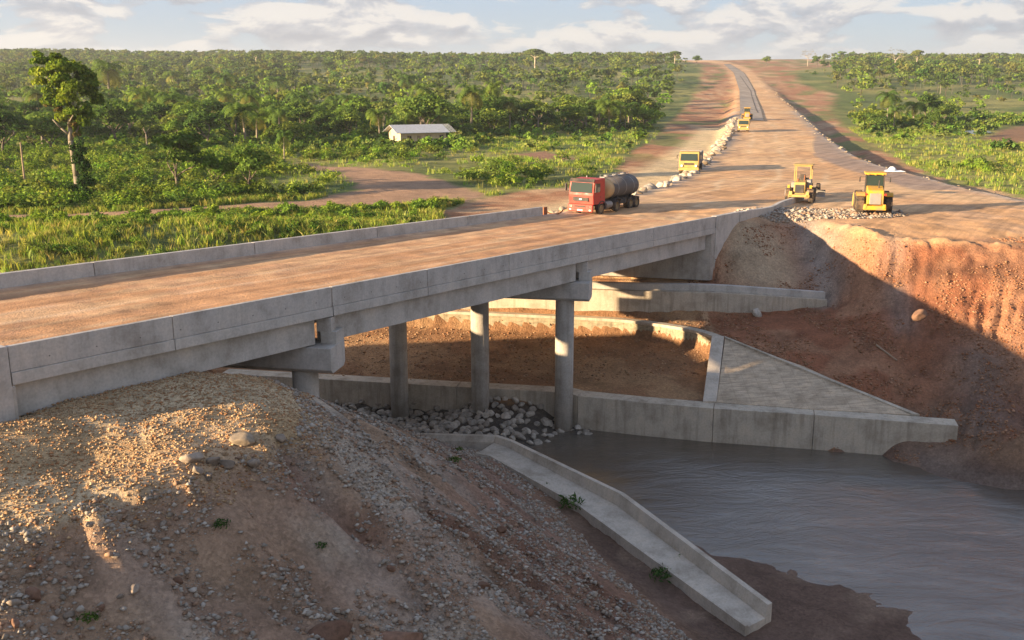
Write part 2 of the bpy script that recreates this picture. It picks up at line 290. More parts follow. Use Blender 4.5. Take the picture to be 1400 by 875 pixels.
def height(x, y, micro=True):
    x = np.asarray(x, float); y = np.asarray(y, float)
    z = generic(x, y)
    wgt = sstep(-58, -52, x) * (1 - sstep(66, 72, x)) * (1 - sstep(98, 103.5, y)) * sstep(-30, -25, y)
    m = wgt > 0.001
    if m.any():
        zz = rbf(x[m], y[m]); z[m] = z[m] * (1 - wgt[m]) + zz * wgt[m]
        m2 = m & (y > 70)
        if m2.any():
            sd = poly_sd(x[m2], y[m2], PLAT); f = 1 - sstep(-1.6, -.15, sd); zr = CAMZ - Droad(y[m2]) - .9 * (1 - sstep(76, 88, y[m2])) * (x[m2] > 26)
            z[m2] = z[m2] * (1 - f) + zr * f
        # under the deck the land stays below the slab, and below the bearing shelf in front of the far abutment
        m4 = m & (x > -40) & (x < 24) & (y > 20) & (y < 95)
        if m4.any():
            rx, ry = x[m4] - P0[0], y[m4] - P0[1]; tt = rx * U[0] + ry * U[1]; ww = rx * V[0] + ry * V[1]; ts = tt - ww * 0.45
            inb = (ww < .35) & (ww > DECKW - .6) & (tt > -1.2) & (tt < 60.6); cap = np.where(ts < 60.6, np.where(tt > 40, 7.3, np.where(ww > -.3, 12.0, 11.75)), ZT0 - .0298 * tt - 1.25)
            z[m4] = np.where(inb, np.minimum(z[m4], cap), z[m4])
        m5 = m & (x > 13) & (x < 27.5) & (y > 61) & (y < 74.5)
        if m5.any():
            sda = poly_sd(x[m5], y[m5], [(15.2, 73.3), (13.4, 65), (20, 63.4), (26.6, 62.2), (21.3, 68.6), (16.2, 73.4)])
            ok = (sda < .25) & (y[m5] > np.interp(x[m5], [q[0] for q in QF], [q[1] for q in QF]) + .5); pl_ = 2.0 + (y[m5] - 64.5) * .33 - (x[m5] - 14) * -.0; pl_ = np.minimum(pl_, 1.9 + np.maximum(0, (y[m5] - 65.1)) * .325 + np.maximum(0, x[m5] - 14) * .02)
            z[m5] = np.where(ok, np.minimum(z[m5], pl_), z[m5])
        # ground behind the river wall and below the far abutment never rises over its walls
        m3 = m & (x < 15.5) & (x > -30) & (y > 64) & (y < 84) & (z < 6.5)
        if m3.any():
            yq = np.interp(x[m3], [q[0] for q in QF], [q[1] for q in QF]) + 1.2; yr = np.interp(x[m3], [q[0] for q in RING], [q[1] for q in RING])
            t = np.clip((y[m3] - yq) / np.maximum(yr - yq, .5), 0, 1); tgt = 2.35 + 1.35 * t ** 1.3
            inside = (y[m3] > yq - .4) & (y[m3] < yr); z[m3] = np.where(inside, tgt, z[m3])
    if micro:
        wall = np.minimum(line_d(x, y, QF), line_d(x, y, RING)); keep = sstep(0.8, 3, wall)
        under = (x > -56) & (x < 70) & (y < 100) & (y > -25)
        # gullies running down the near slope and the right-hand cut face
        p1 = x * 0.57 + y * 0.82; q1 = x * 0.82 - y * 0.57
        slope1 = sstep(1.5, 3.5, z) * (1 - sstep(10.0, 11.2, z)) * (x < 14) * (y < 62)
        r1 = np.abs(fbm(p1 / 1.9 + fbm(q1 / 6, p1 / 6, 31) * 1.2, q1 / 14, 21, 3) - 0.5) * 2
        z = z - slope1 * (1 - sstep(0.0, 0.22, r1)) * 0.42 + slope1 * (fbm(p1 / 1.1, q1 / 2.2, 22, 4) - .5) * .55
        p2 = x * 0.86 - y * 0.5; q2 = x * 0.5 + y * 0.86
        slope2 = (x > 26) * (y > 55) * sstep(1, 2, z) * (1 - sstep(10.2, 10.9, z)) * (y < 90)
        r2 = np.abs(fbm(p2 / 1.15 + fbm(q2 / 5, p2 / 5, 41), q2 / 11, 23, 3) - 0.5) * 2
        z = z - slope2 * (1 - sstep(0, .34, r2)) * 0.42 * sstep(.35, .6, fbm(x / 4, y / 4, 29, 2)) + slope2 * (fbm(x / 1.6, y / 1.6, 24, 5) - .5) * 0.5 - slope2 * np.abs(fbm(p2 / .8, q2 / 3.5, 35, 3) - .5) * .8
        for g_ in GULLY:
            dg = line_d(x, y, g_) + (fbm(x / .9, y / .9, 36, 3) - .5) * .5; z = z - np.exp(-(dg / .38) ** 2) * .55 + np.exp(-((dg - .75) / .3) ** 2) * .12
        gen = under & (slope1 < .5) & (slope2 < .5)
        bench = under & (z > 10.6) & (y < 48) & (x < 0)
        z = z + keep * gen * (fbm(x / 1.5, y / 1.5, 25, 4) - .5) * np.where(bench, 0.34, 0.22)
        bd = poly_sd(x, y, [BP(-3, .2)[:2], BP(-3, DECKW)[:2], BP(62, DECKW)[:2], BP(62, .2)[:2]])
        z = np.where((bd < 0.4) & (z > 11.3) & (y < 60), np.minimum(z, 11.0), z) if False else z
        mudz = under & (z < 1.1) & (z > -.3) & (x > 0) & (y < 60)
        z = z + mudz * (fbm(x / .8, y / .8, 33, 4) - .5) * .28 * sstep(-.3, .1, z)
        # loose ridge at the platform lip on the right
        lip = line_d(x, y, EDGE[3:])
        z = z + np.exp(-(lip / 1.5) ** 2) * (0.05 + 0.75 * fbm(x / .7, y / .7, 27, 4)) * (x > 27) * (x < 70)
        wob = (fbm(x / 9, y / 9, 28, 3) - .5)
        z = z + np.where((~under) | (y > 95), wob * 0.35, 0)
    return z

# ------------------------------------------------------------------ mesh helpers
def fast_mesh(name, Vv, Fs, cols=None):
    """Vv (n,3), Fs (m,k) constant k"""
    me = bpy.data.meshes.new(name); Fs = np.asarray(Fs, dtype=np.int32); k = Fs.shape[1]
    me.vertices.add(len(Vv)); me.vertices.foreach_set('co', np.asarray(Vv, np.float32).ravel())
    me.loops.add(Fs.size); me.loops.foreach_set('vertex_index', Fs.ravel())
    me.polygons.add(len(Fs)); me.polygons.foreach_set('loop_start', np.arange(0, Fs.size, k, dtype=np.int32)); me.polygons.foreach_set('loop_total', np.full(len(Fs), k, np.int32))
    if cols is not None:
        ca = me.color_attributes.new('Col', 'FLOAT_COLOR', 'POINT')
        c4 = np.ones((len(Vv), 4), np.float32); c4[:, :3] = cols; ca.data.foreach_set('color', c4.ravel())
    me.update(calc_edges=True); return me
class MB:
    def __init__(s): s.v = []; s.f = []
    def add(s, vs, fs):
        b = len(s.v); s.v += [tuple(map(float, v)) for v in vs]; s.f += [tuple(b + i for i in f) for f in fs]; return s
    def hexa(s, p):   # 8 points: bottom 4 ccw, top 4 ccw
        return s.add(p, [(3, 2, 1, 0), (4, 5, 6, 7), (0, 1, 5, 4), (1, 2, 6, 5), (2, 3, 7, 6), (3, 0, 4, 7)])
    def box(s, c, d, rz=0, rx=0, ry=0):
        hx, hy, hz = d[0] / 2, d[1] / 2, d[2] / 2; ps = []
        for z in (-hz, hz):
            for x, y in ((-hx, -hy), (hx, -hy), (hx, hy), (-hx, hy)):
                X, Y, Z = x, y, z
                if rx: Y, Z = Y * cos(rx) - Z * sin(rx), Y * sin(rx) + Z * cos(rx)
                if ry: X, Z = X * cos(ry) + Z * sin(ry), -X * sin(ry) + Z * cos(ry)
                if rz: X, Y = X * cos(rz) - Y * sin(rz), X * sin(rz) + Y * cos(rz)
                ps.append((c[0] + X, c[1] + Y, c[2] + Z))
        return s.hexa(ps)
    def cyl(s, a, b, r0, r1=None, n=16, caps=True):
        a = np.array(a, float); b = np.array(b, float); r1 = r0 if r1 is None else r1
        d = b - a; d /= np.linalg.norm(d); q = np.array([0, 0, 1.0]) if abs(d[2]) < .9 else np.array([1.0, 0, 0])
        e = np.cross(d, q); e /= np.linalg.norm(e); g = np.cross(d, e); vs = []
        for c, r in ((a, r0), (b, r1)):
            for i in range(n):
                t = 2 * pi * i / n; vs.append(c + r * (e * cos(t) + g * sin(t)))
        fs = [(i, (i + 1) % n, n + (i + 1) % n, n + i) for i in range(n)]
        if caps: fs += [tuple(range(n))[::-1], tuple(range(n, 2 * n))]
        return s.add(vs, fs)
    def rings(s, R, closed=True, caps=True):
        n = len(R[0]); vs = [p for r in R for p in r]; fs = []
        for k in range(len(R) - 1):
            for i in range(n if closed else n - 1):
                j = (i + 1) % n; fs.append((k * n + i, k * n + j, (k + 1) * n + j, (k + 1) * n + i))
        if caps: fs += [tuple(range(n))[::-1], tuple(range((len(R) - 1) * n, len(R) * n))]
        return s.add(vs, fs)
    def prism_x(s, poly, x0, x1):  # poly in (y,z)
        return s.rings([[(x0, y, z) for y, z in poly], [(x1, y, z) for y, z in poly]])
    def tube(s, pts, r, n=8):
        for a, b in zip(pts[:-1], pts[1:]): s.cyl(a, b, r, r, n)
        return s
    def build(s, name, mat, parent=None, bevel=0, smooth=False, origin=None, world_coords=False):
        v = np.array(s.v); loc = np.zeros(3)
        if parent is None:
            loc = np.array([*(v.min(0) + v.max(0))[:2] / 2, v[:, 2].min()]) if origin is None else np.array(origin, float)
            v = v - loc
        elif world_coords: v = v - WLOC[parent.name]
        me = bpy.data.meshes.new(name); me.from_pydata([tuple(p) for p in v], [], s.f); me.update()
        import bmesh
        bm = bmesh.new(); bm.from_mesh(me); bmesh.ops.recalc_face_normals(bm, faces=bm.faces); bm.to_mesh(me); bm.free()
        o = bpy.data.objects.new(name, me); COL.objects.link(o)
        if parent is None: o.location = loc; WLOC[o.name] = loc
        else:
            o.parent = parent; WLOC[o.name] = WLOC.get(parent.name, np.zeros(3))
        if mat: me.materials.append(mat)
        if smooth: me.polygons.foreach_set('use_smooth', [True] * len(me.polygons))
        if bevel:
            b = o.modifiers.new('bevel', 'BEVEL'); b.width = bevel; b.segments = 2; b.limit_method = 'ANGLE'; b.angle_limit = radians(40)
        return o
WLOC = {}
def tag(o, label=None, cat=None, group=None, kind=None):
    if label: o['label'] = label
    if cat: o['category'] = cat
    if group: o['group'] = group
    if kind: o['kind'] = kind
    return o
def empty(name, loc, rz=0, label=None, cat=None, group=None, scale=1):
    o = bpy.data.objects.new(name, None); o.empty_display_size = .3; COL.objects.link(o); o.location = loc; o.rotation_euler = (0, 0, rz); o.scale = (scale,) * 3
    WLOC[o.name] = np.array(loc, float); return tag(o, label, cat, group)
def copy_tree(o, parent=None):
    c = o.copy(); COL.objects.link(c)
    if parent: c.parent = parent
    for ch in list(o.children): copy_tree(ch, c)
    return c

# ------------------------------------------------------------------ materials
def mat_new(name):
    m = bpy.data.materials.new(name); m.use_nodes = True; nt = m.node_tree; nt.nodes.clear()
    return m, nt.nodes, nt.links
def nz(N, L, vec, scale, det=4, rough=.55, dist=0):
    n = N.new('ShaderNodeTexNoise'); n.inputs['Scale'].default_value = scale; n.inputs['Detail'].default_value = det; n.inputs['Roughness'].default_value = rough; n.inputs['Distortion'].default_value = dist
    if vec: L.new(vec, n.inputs['Vector'])
    return n.outputs['Fac']
def mapping(N, L, src, sc):
    m = N.new('ShaderNodeMapping'); m.inputs['Scale'].default_value = sc; L.new(src, m.inputs['Vector']); return m.outputs[0]
def rmp(N, L, inp, stops):
    r = N.new('ShaderNodeValToRGB'); L.new(inp, r.inputs[0]); e = r.color_ramp.elements
    f = lambda c: (c, c, c, 1) if not hasattr(c, '__len__') else (*c, 1)
    e[0].position, e[0].color = stops[0][0], f(stops[0][1]); e[1].position, e[1].color = stops[-1][0], f(stops[-1][1])
    for p, c in stops[1:-1]: e.new(p).color = f(c)
    return r.outputs['Color']
def mixc(N, L, fac, a, b, mode='MIX'):
    m = N.new('ShaderNodeMix'); m.data_type = 'RGBA'; m.blend_type = mode
    if hasattr(fac, 'links'): L.new(fac, m.inputs[0])
    else: m.inputs[0].default_value = fac
    for k, v in (('A', a), ('B', b)):
        if hasattr(v, 'links'): L.new(v, m.inputs[k])
        else: m.inputs[k].default_value = (*v, 1)
    return m.outputs['Result']
def bump(N, L, hgt, strength, dist, prev=None):
    b = N.new('ShaderNodeBump'); b.inputs['Strength'].default_value = strength; b.inputs['Distance'].default_value = dist; L.new(hgt, b.inputs['Height'])
    if prev: L.new(prev, b.inputs['Normal'])
    return b.outputs[0]
def princ(N, L, base, rough=.9, normal=None, metal=0, spec=.3):
    p = N.new('ShaderNodeBsdfPrincipled'); o = N.new('ShaderNodeOutputMaterial'); L.new(p.outputs[0], o.inputs[0])
    if hasattr(base, 'links'): L.new(base, p.inputs['Base Color'])
    else: p.inputs['Base Color'].default_value = (*base, 1)
    if hasattr(rough, 'links'): L.new(rough, p.inputs['Roughness'])
    else: p.inputs['Roughness'].default_value = rough
    p.inputs['Metallic'].default_value = metal; p.inputs['Specular IOR Level'].default_value = spec
    if normal: L.new(normal, p.inputs['Normal'])
    return p
def coords(N, obj=False):
    if obj: return N.new('ShaderNodeTexCoord').outputs['Object']
    return N.new('ShaderNodeNewGeometry').outputs['Position']

def m_ground(name, pebble=1.0, track=False):
    m, N, L = mat_new(name); P = coords(N)
    at = N.new('ShaderNodeAttribute'); at.attribute_name = 'Col'
    n1 = nz(N, L, P, 0.55, 3, .6); n2 = nz(N, L, P, 4.5, 5, .78)
    vo = N.new('ShaderNodeTexVoronoi'); vo.inputs['Scale'].default_value = 9.0; L.new(P, vo.inputs['Vector'])
    c = mixc(N, L, 1.0, at.outputs['Color'], rmp(N, L, n1, [(.28, .72), (.5, 1.0), (.72, 1.2)]), 'MULTIPLY')
    c = mixc(N, L, 0.8 * pebble, c, rmp(N, L, n2, [(.3, .62), (.5, .98), (.7, 1.3)]), 'MULTIPLY')
    bw = N.new('ShaderNodeRGBToBW'); L.new(vo.outputs['Color'], bw.inputs[0])
    c = mixc(N, L, 0.5 * pebble, c, rmp(N, L, bw.outputs[0], [(.2, .80), (.6, 1.05), (.85, 1.35)]), 'MULTIPLY')
    b1 = bump(N, L, n2, .9 * pebble, .14)
    b2 = bump(N, L, vo.outputs['Distance'], -.8 * pebble if False else .8 * pebble, .035, b1)
    b3 = b2
    if track:
        # wheel tracks: fine streaks along the haul road
        mp = N.new('ShaderNodeMapping'); mp.inputs['Rotation'].default_value = (0, 0, radians(-55)); L.new(P, mp.inputs[0])
        mp2 = mapping(N, L, mp.outputs[0], (.05, 1.3, 1)); tn = nz(N, L, mp2, 1.0, 5, .6)
        c = mixc(N, L, .8, c, rmp(N, L, tn, [(.3, .66), (.5, 1.0), (.68, 1.22)]), 'MULTIPLY')
        b3 = bump(N, L, tn, .4, .1, b3)
    princ(N, L, c, .95, b3, spec=.15)
    return m
def m_concrete(name, base, streak=.5, scale=1.0, form=False):
    m, N, L = mat_new(name); P = coords(N)
    n1 = nz(N, L, P, .7 * scale, 6, .6); n2 = nz(N, L, mapping(N, L, P, (2.6, 2.6, .22)), 1.0, 5, .65); n3 = nz(N, L, P, 9, 4, .6)
    c = mixc(N, L, 1, base, rmp(N, L, n1, [(.3, (.70, .68, .65)), (.52, (1, 1, 1)), (.72, (1.14, 1.1, 1.05))]), 'MULTIPLY')
    c = mixc(N, L, streak, c, rmp(N, L, n2, [(.35, (.50, .47, .43)), (.5, (.97, .97, .97)), (.7, (1.1, 1.1, 1.1))]), 'MULTIPLY')
    c = mixc(N, L, .5, c, rmp(N, L, n3, [(.35, .78), (.6, 1.1)]), 'MULTIPLY')
    b = bump(N, L, n3, .35, .02)
    if form:
        br = N.new('ShaderNodeTexBrick'); br.inputs['Scale'].default_value = .55; br.inputs['Mortar Size'].default_value = .015; br.offset = 0.0
        br.inputs['Color1'].default_value = (1, 1, 1, 1); br.inputs['Color2'].default_value = (.86, .86, .86, 1); br.inputs['Mortar'].default_value = (.62, .6, .58, 1)
        L.new(P, br.inputs['Vector']); c = mixc(N, L, .45, c, br.outputs['Color'], 'MULTIPLY'); b = bump(N, L, br.outputs['Fac'], -.3, .02, b)
        n4 = nz(N, L, mapping(N, L, P, (1.0, 6, 6)), 1.0, 4); c = mixc(N, L, .9, c, rmp(N, L, n4, [(.35, .74), (.6, 1.1)]), 'MULTIPLY'); b = bump(N, L, n4, .4, .06, b)
    princ(N, L, c, .85, b, spec=.25); return m
def m_simple(name, base, rough=.5, metal=0, dirt=.4, spec=.4, dirtc=(.30, .19, .11)):
    m, N, L = mat_new(name); P = coords(N, True)
    n = nz(N, L, P, 1.7, 5, .6); f = rmp(N, L, n, [(.42, 0), (.68, dirt)])
    c = mixc(N, L, f, base, dirtc); princ(N, L, c, rmp(N, L, n, [(.3, rough), (.7, min(1, rough + .3))]), None, metal, spec); return m
def m_rock(name, base):
    m, N, L = mat_new(name); P = coords(N)
    oi = N.new('ShaderNodeObjectInfo')
    n = nz(N, L, P, 3.5, 5, .65); c = mixc(N, L, 1, base, rmp(N, L, n, [(.3, .6), (.5, 1), (.7, 1.25)]), 'MULTIPLY')
    c = mixc(N, L, 1, c, rmp(N, L, oi.outputs['Random'], [(0, (.7, .66, .62)), (.5, (1, .98, .95)), (1, (1.25, 1.2, 1.15))]), 'MULTIPLY')
    princ(N, L, c, .9, bump(N, L, n, .6, .05), spec=.2); return m
def m_leaf(name, tint=(1, 1, 1), trans=.3):
    m, N, L = mat_new(name); at = N.new('ShaderNodeAttribute'); at.attribute_name = 'Col'
    oi = N.new('ShaderNodeObjectInfo')
    c = mixc(N, L, 1, at.outputs['Color'], tint, 'MULTIPLY')
    c = mixc(N, L, 1, c, rmp(N, L, oi.outputs['Random'], [(0, (.72, .80, .78)), (.5, (1, 1, 1)), (1, (1.30, 1.12, .82))]), 'MULTIPLY')
    d = N.new('ShaderNodeBsdfDiffuse'); t = N.new('ShaderNodeBsdfTranslucent'); x = N.new('ShaderNodeMixShader'); o = N.new('ShaderNodeOutputMaterial')
    L.new(c, d.inputs[0]); L.new(mixc(N, L, 1, c, (1.2, 1.25, .6), 'MULTIPLY'), t.inputs[0]); x.inputs[0].default_value = trans; L.new(d.outputs[0], x.inputs[1]); L.new(t.outputs[0], x.inputs[2]); L.new(x.outputs[0], o.inputs[0]); return m
M = {}
M['ground'] = m_ground('ground'); M['road'] = m_ground('road_dirt', .38, True)
M['conc'] = m_concrete('concrete_panel', (.48, .445, .405), .24); M['conc_l'] = m_concrete('concrete_girder', (.50, .465, .42), .16)
M['conc_c'] = m_concrete('concrete_column', (.42, .38, .33), .4); M['conc_w'] = m_concrete('concrete_river_wall', (.46, .395, .31), .5)
M['conc_a'] = m_concrete('concrete_apron', (.50, .39, .275), .3, form=True); M['conc_ch'] = m_concrete('concrete_chute', (.50, .43, .35), .25)
M['masonry'] = m_concrete('stone_masonry', (.34, .29, .20), .5, 2, True)
M['rock'] = m_rock('rock_grey', (.37, .335, .29)); M['rock_b'] = m_rock('rock_brown', (.19, .11, .075)); M['slab'] = m_rock('rock_slab', (.34, .28, .21)); M['pale'] = m_rock('rock_pale', (.40, .37, .33))
M['leaf'] = m_leaf('foliage'); M['grass'] = m_leaf('grass_blades', (1, 1, 1), .4)
M['bark'] = m_simple('bark_grey', (.25, .21, .16), .9, 0, .5, dirtc=(.12, .10, .08)); M['bark_p'] = m_simple('bark_pale', (.42, .36, .28), .9, 0, .4, dirtc=(.2, .16, .12))
M['yel'] = m_simple('paint_yellow', (.58, .31, .02), .55, 0, .8); M['yel_d'] = m_simple('paint_yellow_dusty', (.47, .31, .09), .7, 0, .7)
M['red'] = m_simple('paint_red', (.42, .028, .018), .4, 0, .22); M['blk'] = m_simple('black_parts', (.03, .03, .032), .6, 0, .3); M['tyre'] = m_simple('tyre_rubber', (.028, .026, .025), .85, 0, .55)
M['rim'] = m_simple('wheel_rim', (.30, .22, .12), .6, .2, .5); M['tank'] = m_simple('tank_grey', (.11, .10, .095), .6, .1, .12); M['tan'] = m_simple('tank_tan_end', (.50, .34, .17), .7, 0, .3)
mgl, N_, L_ = mat_new('vehicle_glass'); princ(N_, L_, (.03, .045, .04), .04, None, 0, .5); M['glass'] = mgl; M['lamp'] = m_simple('lamp_lens', (.75, .72, .65), .15, 0, .1, .6); M['plate'] = m_simple('number_plate', (.7, .68, .6), .5, 0, .1)
M['metal'] = m_simple('dull_metal', (.30, .29, .28), .5, .5, .3); M['roofm'] = m_simple('roof_sheet', (.48, .50, .52), .45, .3, .2, dirtc=(.3, .2, .14)); M['wallh'] = m_simple('house_wall', (.55, .44, .30), .9, 0, .4)
M['white'] = m_simple('white_plastic', (.75, .78, .82), .5, 0, .1); M['dark'] = m_simple('dark_opening', (.03, .028, .025), .9, 0, 0); M['hole'] = m_simple('tie_hole_mortar', (.16, .15, .14), .9, 0, 0); M['wood'] = m_simple('old_wood', (.30, .22, .15), .9, 0, .3)
M['rust'] = m_simple('rusty_steel', (.28, .10, .045), .8, .2, .4)
def m_water():
    m, N, L = mat_new('river_water'); P = coords(N)
    n1 = nz(N, L, mapping(N, L, P, (.22, .5, 1)), 1.0, 7, .68, 1.8); n2 = nz(N, L, mapping(N, L, P, (1.5, 3.2, 1)), 1.0, 5, .7, 1.4); n0 = nz(N, L, P, .12, 3)
    b = bump(N, L, n1, .35, .30); b = bump(N, L, n2, .32, .06, b)
    c = rmp(N, L, n0, [(.35, (.072, .052, .036)), (.65, (.105, .088, .07))])
    p = princ(N, L, c, .05, b, 0, .8); p.inputs['IOR'].default_value = 1.8; return m
M['water'] = m_water()
M['pond'] = m_simple('pond_water', (.12, .14, .15), .05, 0, 0, .5)

# ------------------------------------------------------------------ the land as one sheet
def axis(dense_lo, dense_hi, step, lo, hi, g):
    a = list(np.arange(dense_lo, dense_hi + 1e-6, step))
    s = step
    while a[-1] < hi: s = min(s * (1 + g), 60); a.append(a[-1] + s)
    s = step
    b = [a[0]]
    while b[-1] > lo: s = min(s * (1 + g), 60); b.append(b[-1] - s)
    return np.array(b[1:][::-1] + a)
GX = axis(-30, 48, .24, -3200, 3600, .035)
GY = axis(20, 104, .24, -150, 4200, .022)
def mix3(a, b, f): return a * (1 - f[..., None]) + np.array(b) * f[..., None]
def ROADX_(y): return np.interp(y, [p[1] for p in PL], [p[0] for p in PL])
def ground_cols(x, y, z):
    n = fbm(x / 3.5, y / 3.5, 51, 4); nb = fbm(x / 14, y / 14, 52, 3); ns = fbm(x / .9, y / .9, 53, 3)
    wx = x + (fbm(x / 4, y / 4, 54) - .5) * 4; wy = y + (fbm(x / 4, y / 4, 55) - .5) * 4
    c = np.zeros(x.shape + (3,)) + np.array((.105, .14, .04))                # rough grass ground
    gn = fbm(x / 40, y / 40, 56, 4)
    c = mix3(c, (.24, .23, .075), sstep(.42, .62, gn)); c = mix3(c, (.25, .25, .07), (x > ROADX_(y) + 20) * sstep(110, 130, y) * (1 - sstep(300, 420, y)) * .7); c = mix3(c, (.065, .085, .024), sstep(.55, .7, n) * .7)
    # bare earth zones
    sdB = poly_sd(wx, wy, BARE); k = 1.5 + np.clip((y - 150) / 120, 0, 8)
    dirt = 1 - sstep(-.5, .5, sdB / k)
    cd = np.zeros(x.shape + (3,)) + np.array((.38, .215, .12)); cd = mix3(cd, (.46, .30, .175), sstep(.4, .62, nb)); cd = mix3(cd, (.27, .115, .06), sstep(.5, .7, n) * .7)
    c = c * (1 - dirt[..., None]) + cd * dirt[..., None]
    gp = sstep(.52, .6, fbm(x / 13, y / 22, 57, 3)) * dirt * sstep(150, 230, y) * sstep(1, 4, poly_sd(x, y, PLAT)); c = mix3(c, (.14, .16, .05), gp * .85)
    rd = sstep(.5, .6, fbm(x / 9, y / 30, 58, 3)) * dirt * sstep(150, 230, y); c = mix3(c, (.30, .13, .07), rd * .7 * (1 - gp))
    for P_, col in ((TRACK, (.36, .22, .14)), (BARE2, (.30, .16, .10)), (BARE3, (.23, .13, .08))):
        f = 1 - sstep(-1.0, 1.0, poly_sd(wx, wy, P_)); c = mix3(c, col, f * .95)
    # far red cutting at the crest
    # the haul road
    sdP = poly_sd(x, y, PLAT)
    f = 1 - sstep(-.4, .6, sdP / np.clip(y / 150, 1, 6)); cr = np.zeros(x.shape + (3,)) + np.array((.53, .31, .16)); cr = mix3(cr, (.60, .39, .215), sstep(.4, .65, nb)); cr = mix3(cr, (.46, .29, .175), sstep(.55, .7, n) * .8)
    c = c * (1 - f[..., None]) + cr * f[..., None]
    dl_ = line_d(x, y, PL) + (fbm(x / 12, y / 12, 59, 2) - .5) * 3
    for d0, cc in ((4, (.40, .24, .14)), (6.2, (.66, .50, .32)), (9.5, (.42, .26, .15)), (11.8, (.66, .50, .32)), (15, (.40, .24, .14)), (18, (.64, .47, .30)), (22, (.42, .26, .15)), (27, (.40, .24, .14))):
        c = mix3(c, cc, np.exp(-((dl_ - d0) / .45) ** 2) * f * sstep(.35, .6, fbm(x / 8 + d0, y / 8, 60, 2)) * .5)
    # pale sand on the left bank of the road
    ls = sstep(0, 1.5, sdP) * (1 - sstep(8, 13, sdP)) * (x < PL[0][0] + 8 + (y - 90) * .32) * (y > 92) * (y < 330)
    c = mix3(c, (.60, .46, .27), ls * .9)
    # grey stone trim along both road edges
    rg = np.exp(-(sdP / (.9 + y / 200)) ** 2) * (y > 105) * (y < 420) * sstep(.3, .5, n)
    c = mix3(c, (.34, .30, .26), rg * .85)
    # shade of the sloping right shoulder, painted as a grey band
    sh = sstep(-7.5, -6, sdP) * (1 - sstep(-1.6, -.3, sdP)) * (x > 30 + (y - 100) * .30) * (y > 118) * (y < 320)
    c = mix3(c, (.25, .20, .175), sh * .75)
    # --- near area
    near = (x > -60) & (x < 75) & (y < 100)
    nf = near.astype(float)
    c = mix3(c, (.22, .13, .08), nf * (y < 74) * 1.0)
    slope1 = sstep(.9, 2.2, z) * (1 - sstep(10.9, 11.3, z)) * (x < 15) * (y < 60) * nf
    p1 = x * 0.57 + y * 0.82; q1 = x * 0.82 - y * 0.57
    band = fbm(p1 / 2.6, q1 / 15, 61, 4)
    cs = np.zeros(x.shape + (3,)) + np.array((.34, .225, .145)); cs = mix3(cs, (.40, .325, .25), sstep(.42, .60, band)); cs = mix3(cs, (.29, .185, .13), sstep(.5, .75, n) * .6)
    # lower right part of the slope is redder, darker shale
    cs = mix3(cs, (.22, .115, .08), sstep(0, 5, x * .9 + (y - 40) * .2 + 4) * .75)
    c = c * (1 - slope1[..., None]) + cs * slope1[..., None]
    for g_ in GULLY: c = mix3(c, (.20, .09, .055), np.exp(-(line_d(wx * .3 + x * .7, wy * .3 + y * .7, g_) / .7) ** 2) * .75)
    bench = sstep(10.7, 11.2, z) * (y < 49) * (x < 0) * nf
    cb = np.zeros(x.shape + (3,)) + np.array((.48, .33, .18)); cb = mix3(cb, (.56, .43, .27), sstep(.45, .6, n)); cb = mix3(cb, (.33, .19, .11), sstep(.5, .66, nb) * .6)  # bench albedo raised and warmed in place of stronger low sun
    c = c * (1 - bench[..., None]) + cb * bench[..., None]
    mud = (1 - sstep(.7, 1.5, z)) * (y < 62) * (x > -2) * nf
    c = mix3(c, (.15, .095, .07), mud); c = mix3(c, (.21, .14, .10), mud * sstep(.5, .62, n))
    rip = (1 - sstep(1.0, 2.2, z)) * (y > 57.5) * (x < 9) * (y < 71) * nf
    c = mix3(c, (.10, .085, .07), rip)
    grv = np.exp(-(((x + 3.5) / 4.5) ** 2 + ((y - 56.2) / 1.7) ** 2) ** 2) * nf
    c = mix3(c, (.22, .20, .185), grv)
    # dirt under the bridge, inside the ring wall
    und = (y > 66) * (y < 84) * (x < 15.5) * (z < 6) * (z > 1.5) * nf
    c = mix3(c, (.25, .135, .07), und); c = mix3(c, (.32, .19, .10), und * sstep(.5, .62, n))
    # beige cone by the wing wall and the red faces to the right of it
    cone = np.exp(-((np.hypot((x - 21.5) / 3.6, (y - 85) / 4.6)) ** 4)) * (z < 11.85) * (z > 6) * nf
    redf = sstep(2, 3, z) * (1 - sstep(10.9, 11.6, z)) * (x > 16) * (y > 58) * (y < 93) * nf
    c = mix3(c, (.26, .105, .055), redf); c = mix3(c, (.32, .16, .09), redf * sstep(.45, .6, n)); c = mix3(c, (.23, .095, .05), redf * sstep(.55, .66, nb) * .8)
    c = mix3(c, (.40, .30, .195), cone)
    # grey stony gully between the cone and the red face, and another in the middle of the cut
    gl = np.exp(-(line_d(x, y, [(26.5, 90), (26.5, 85), (26, 81)]) / 1.5) ** 2) * nf; c = mix3(c, (.30, .25, .21), gl * .85)
    gl = np.exp(-(line_d(x, y, [(31, 80), (30, 76), (29.5, 73)]) / 1.0) ** 2) * nf; c = mix3(c, (.27, .20, .16), gl * .6)
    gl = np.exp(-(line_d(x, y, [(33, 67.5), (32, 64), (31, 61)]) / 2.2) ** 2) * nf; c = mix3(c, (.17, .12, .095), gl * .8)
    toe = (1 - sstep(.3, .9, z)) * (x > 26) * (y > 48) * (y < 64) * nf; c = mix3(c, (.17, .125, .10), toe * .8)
    gs = sstep(1.2, 2.0, np.hypot((x - 27) / 1.0, (y - 94) / .8) * 0) if False else np.exp(-((np.hypot((x - 28.5) / 6.5, (y - 93.5) / 3.4)) ** 4)) * (ns * .8 + .4); c = mix3(c, (.33, .29, .26), np.clip(gs, 0, 1) * .85)
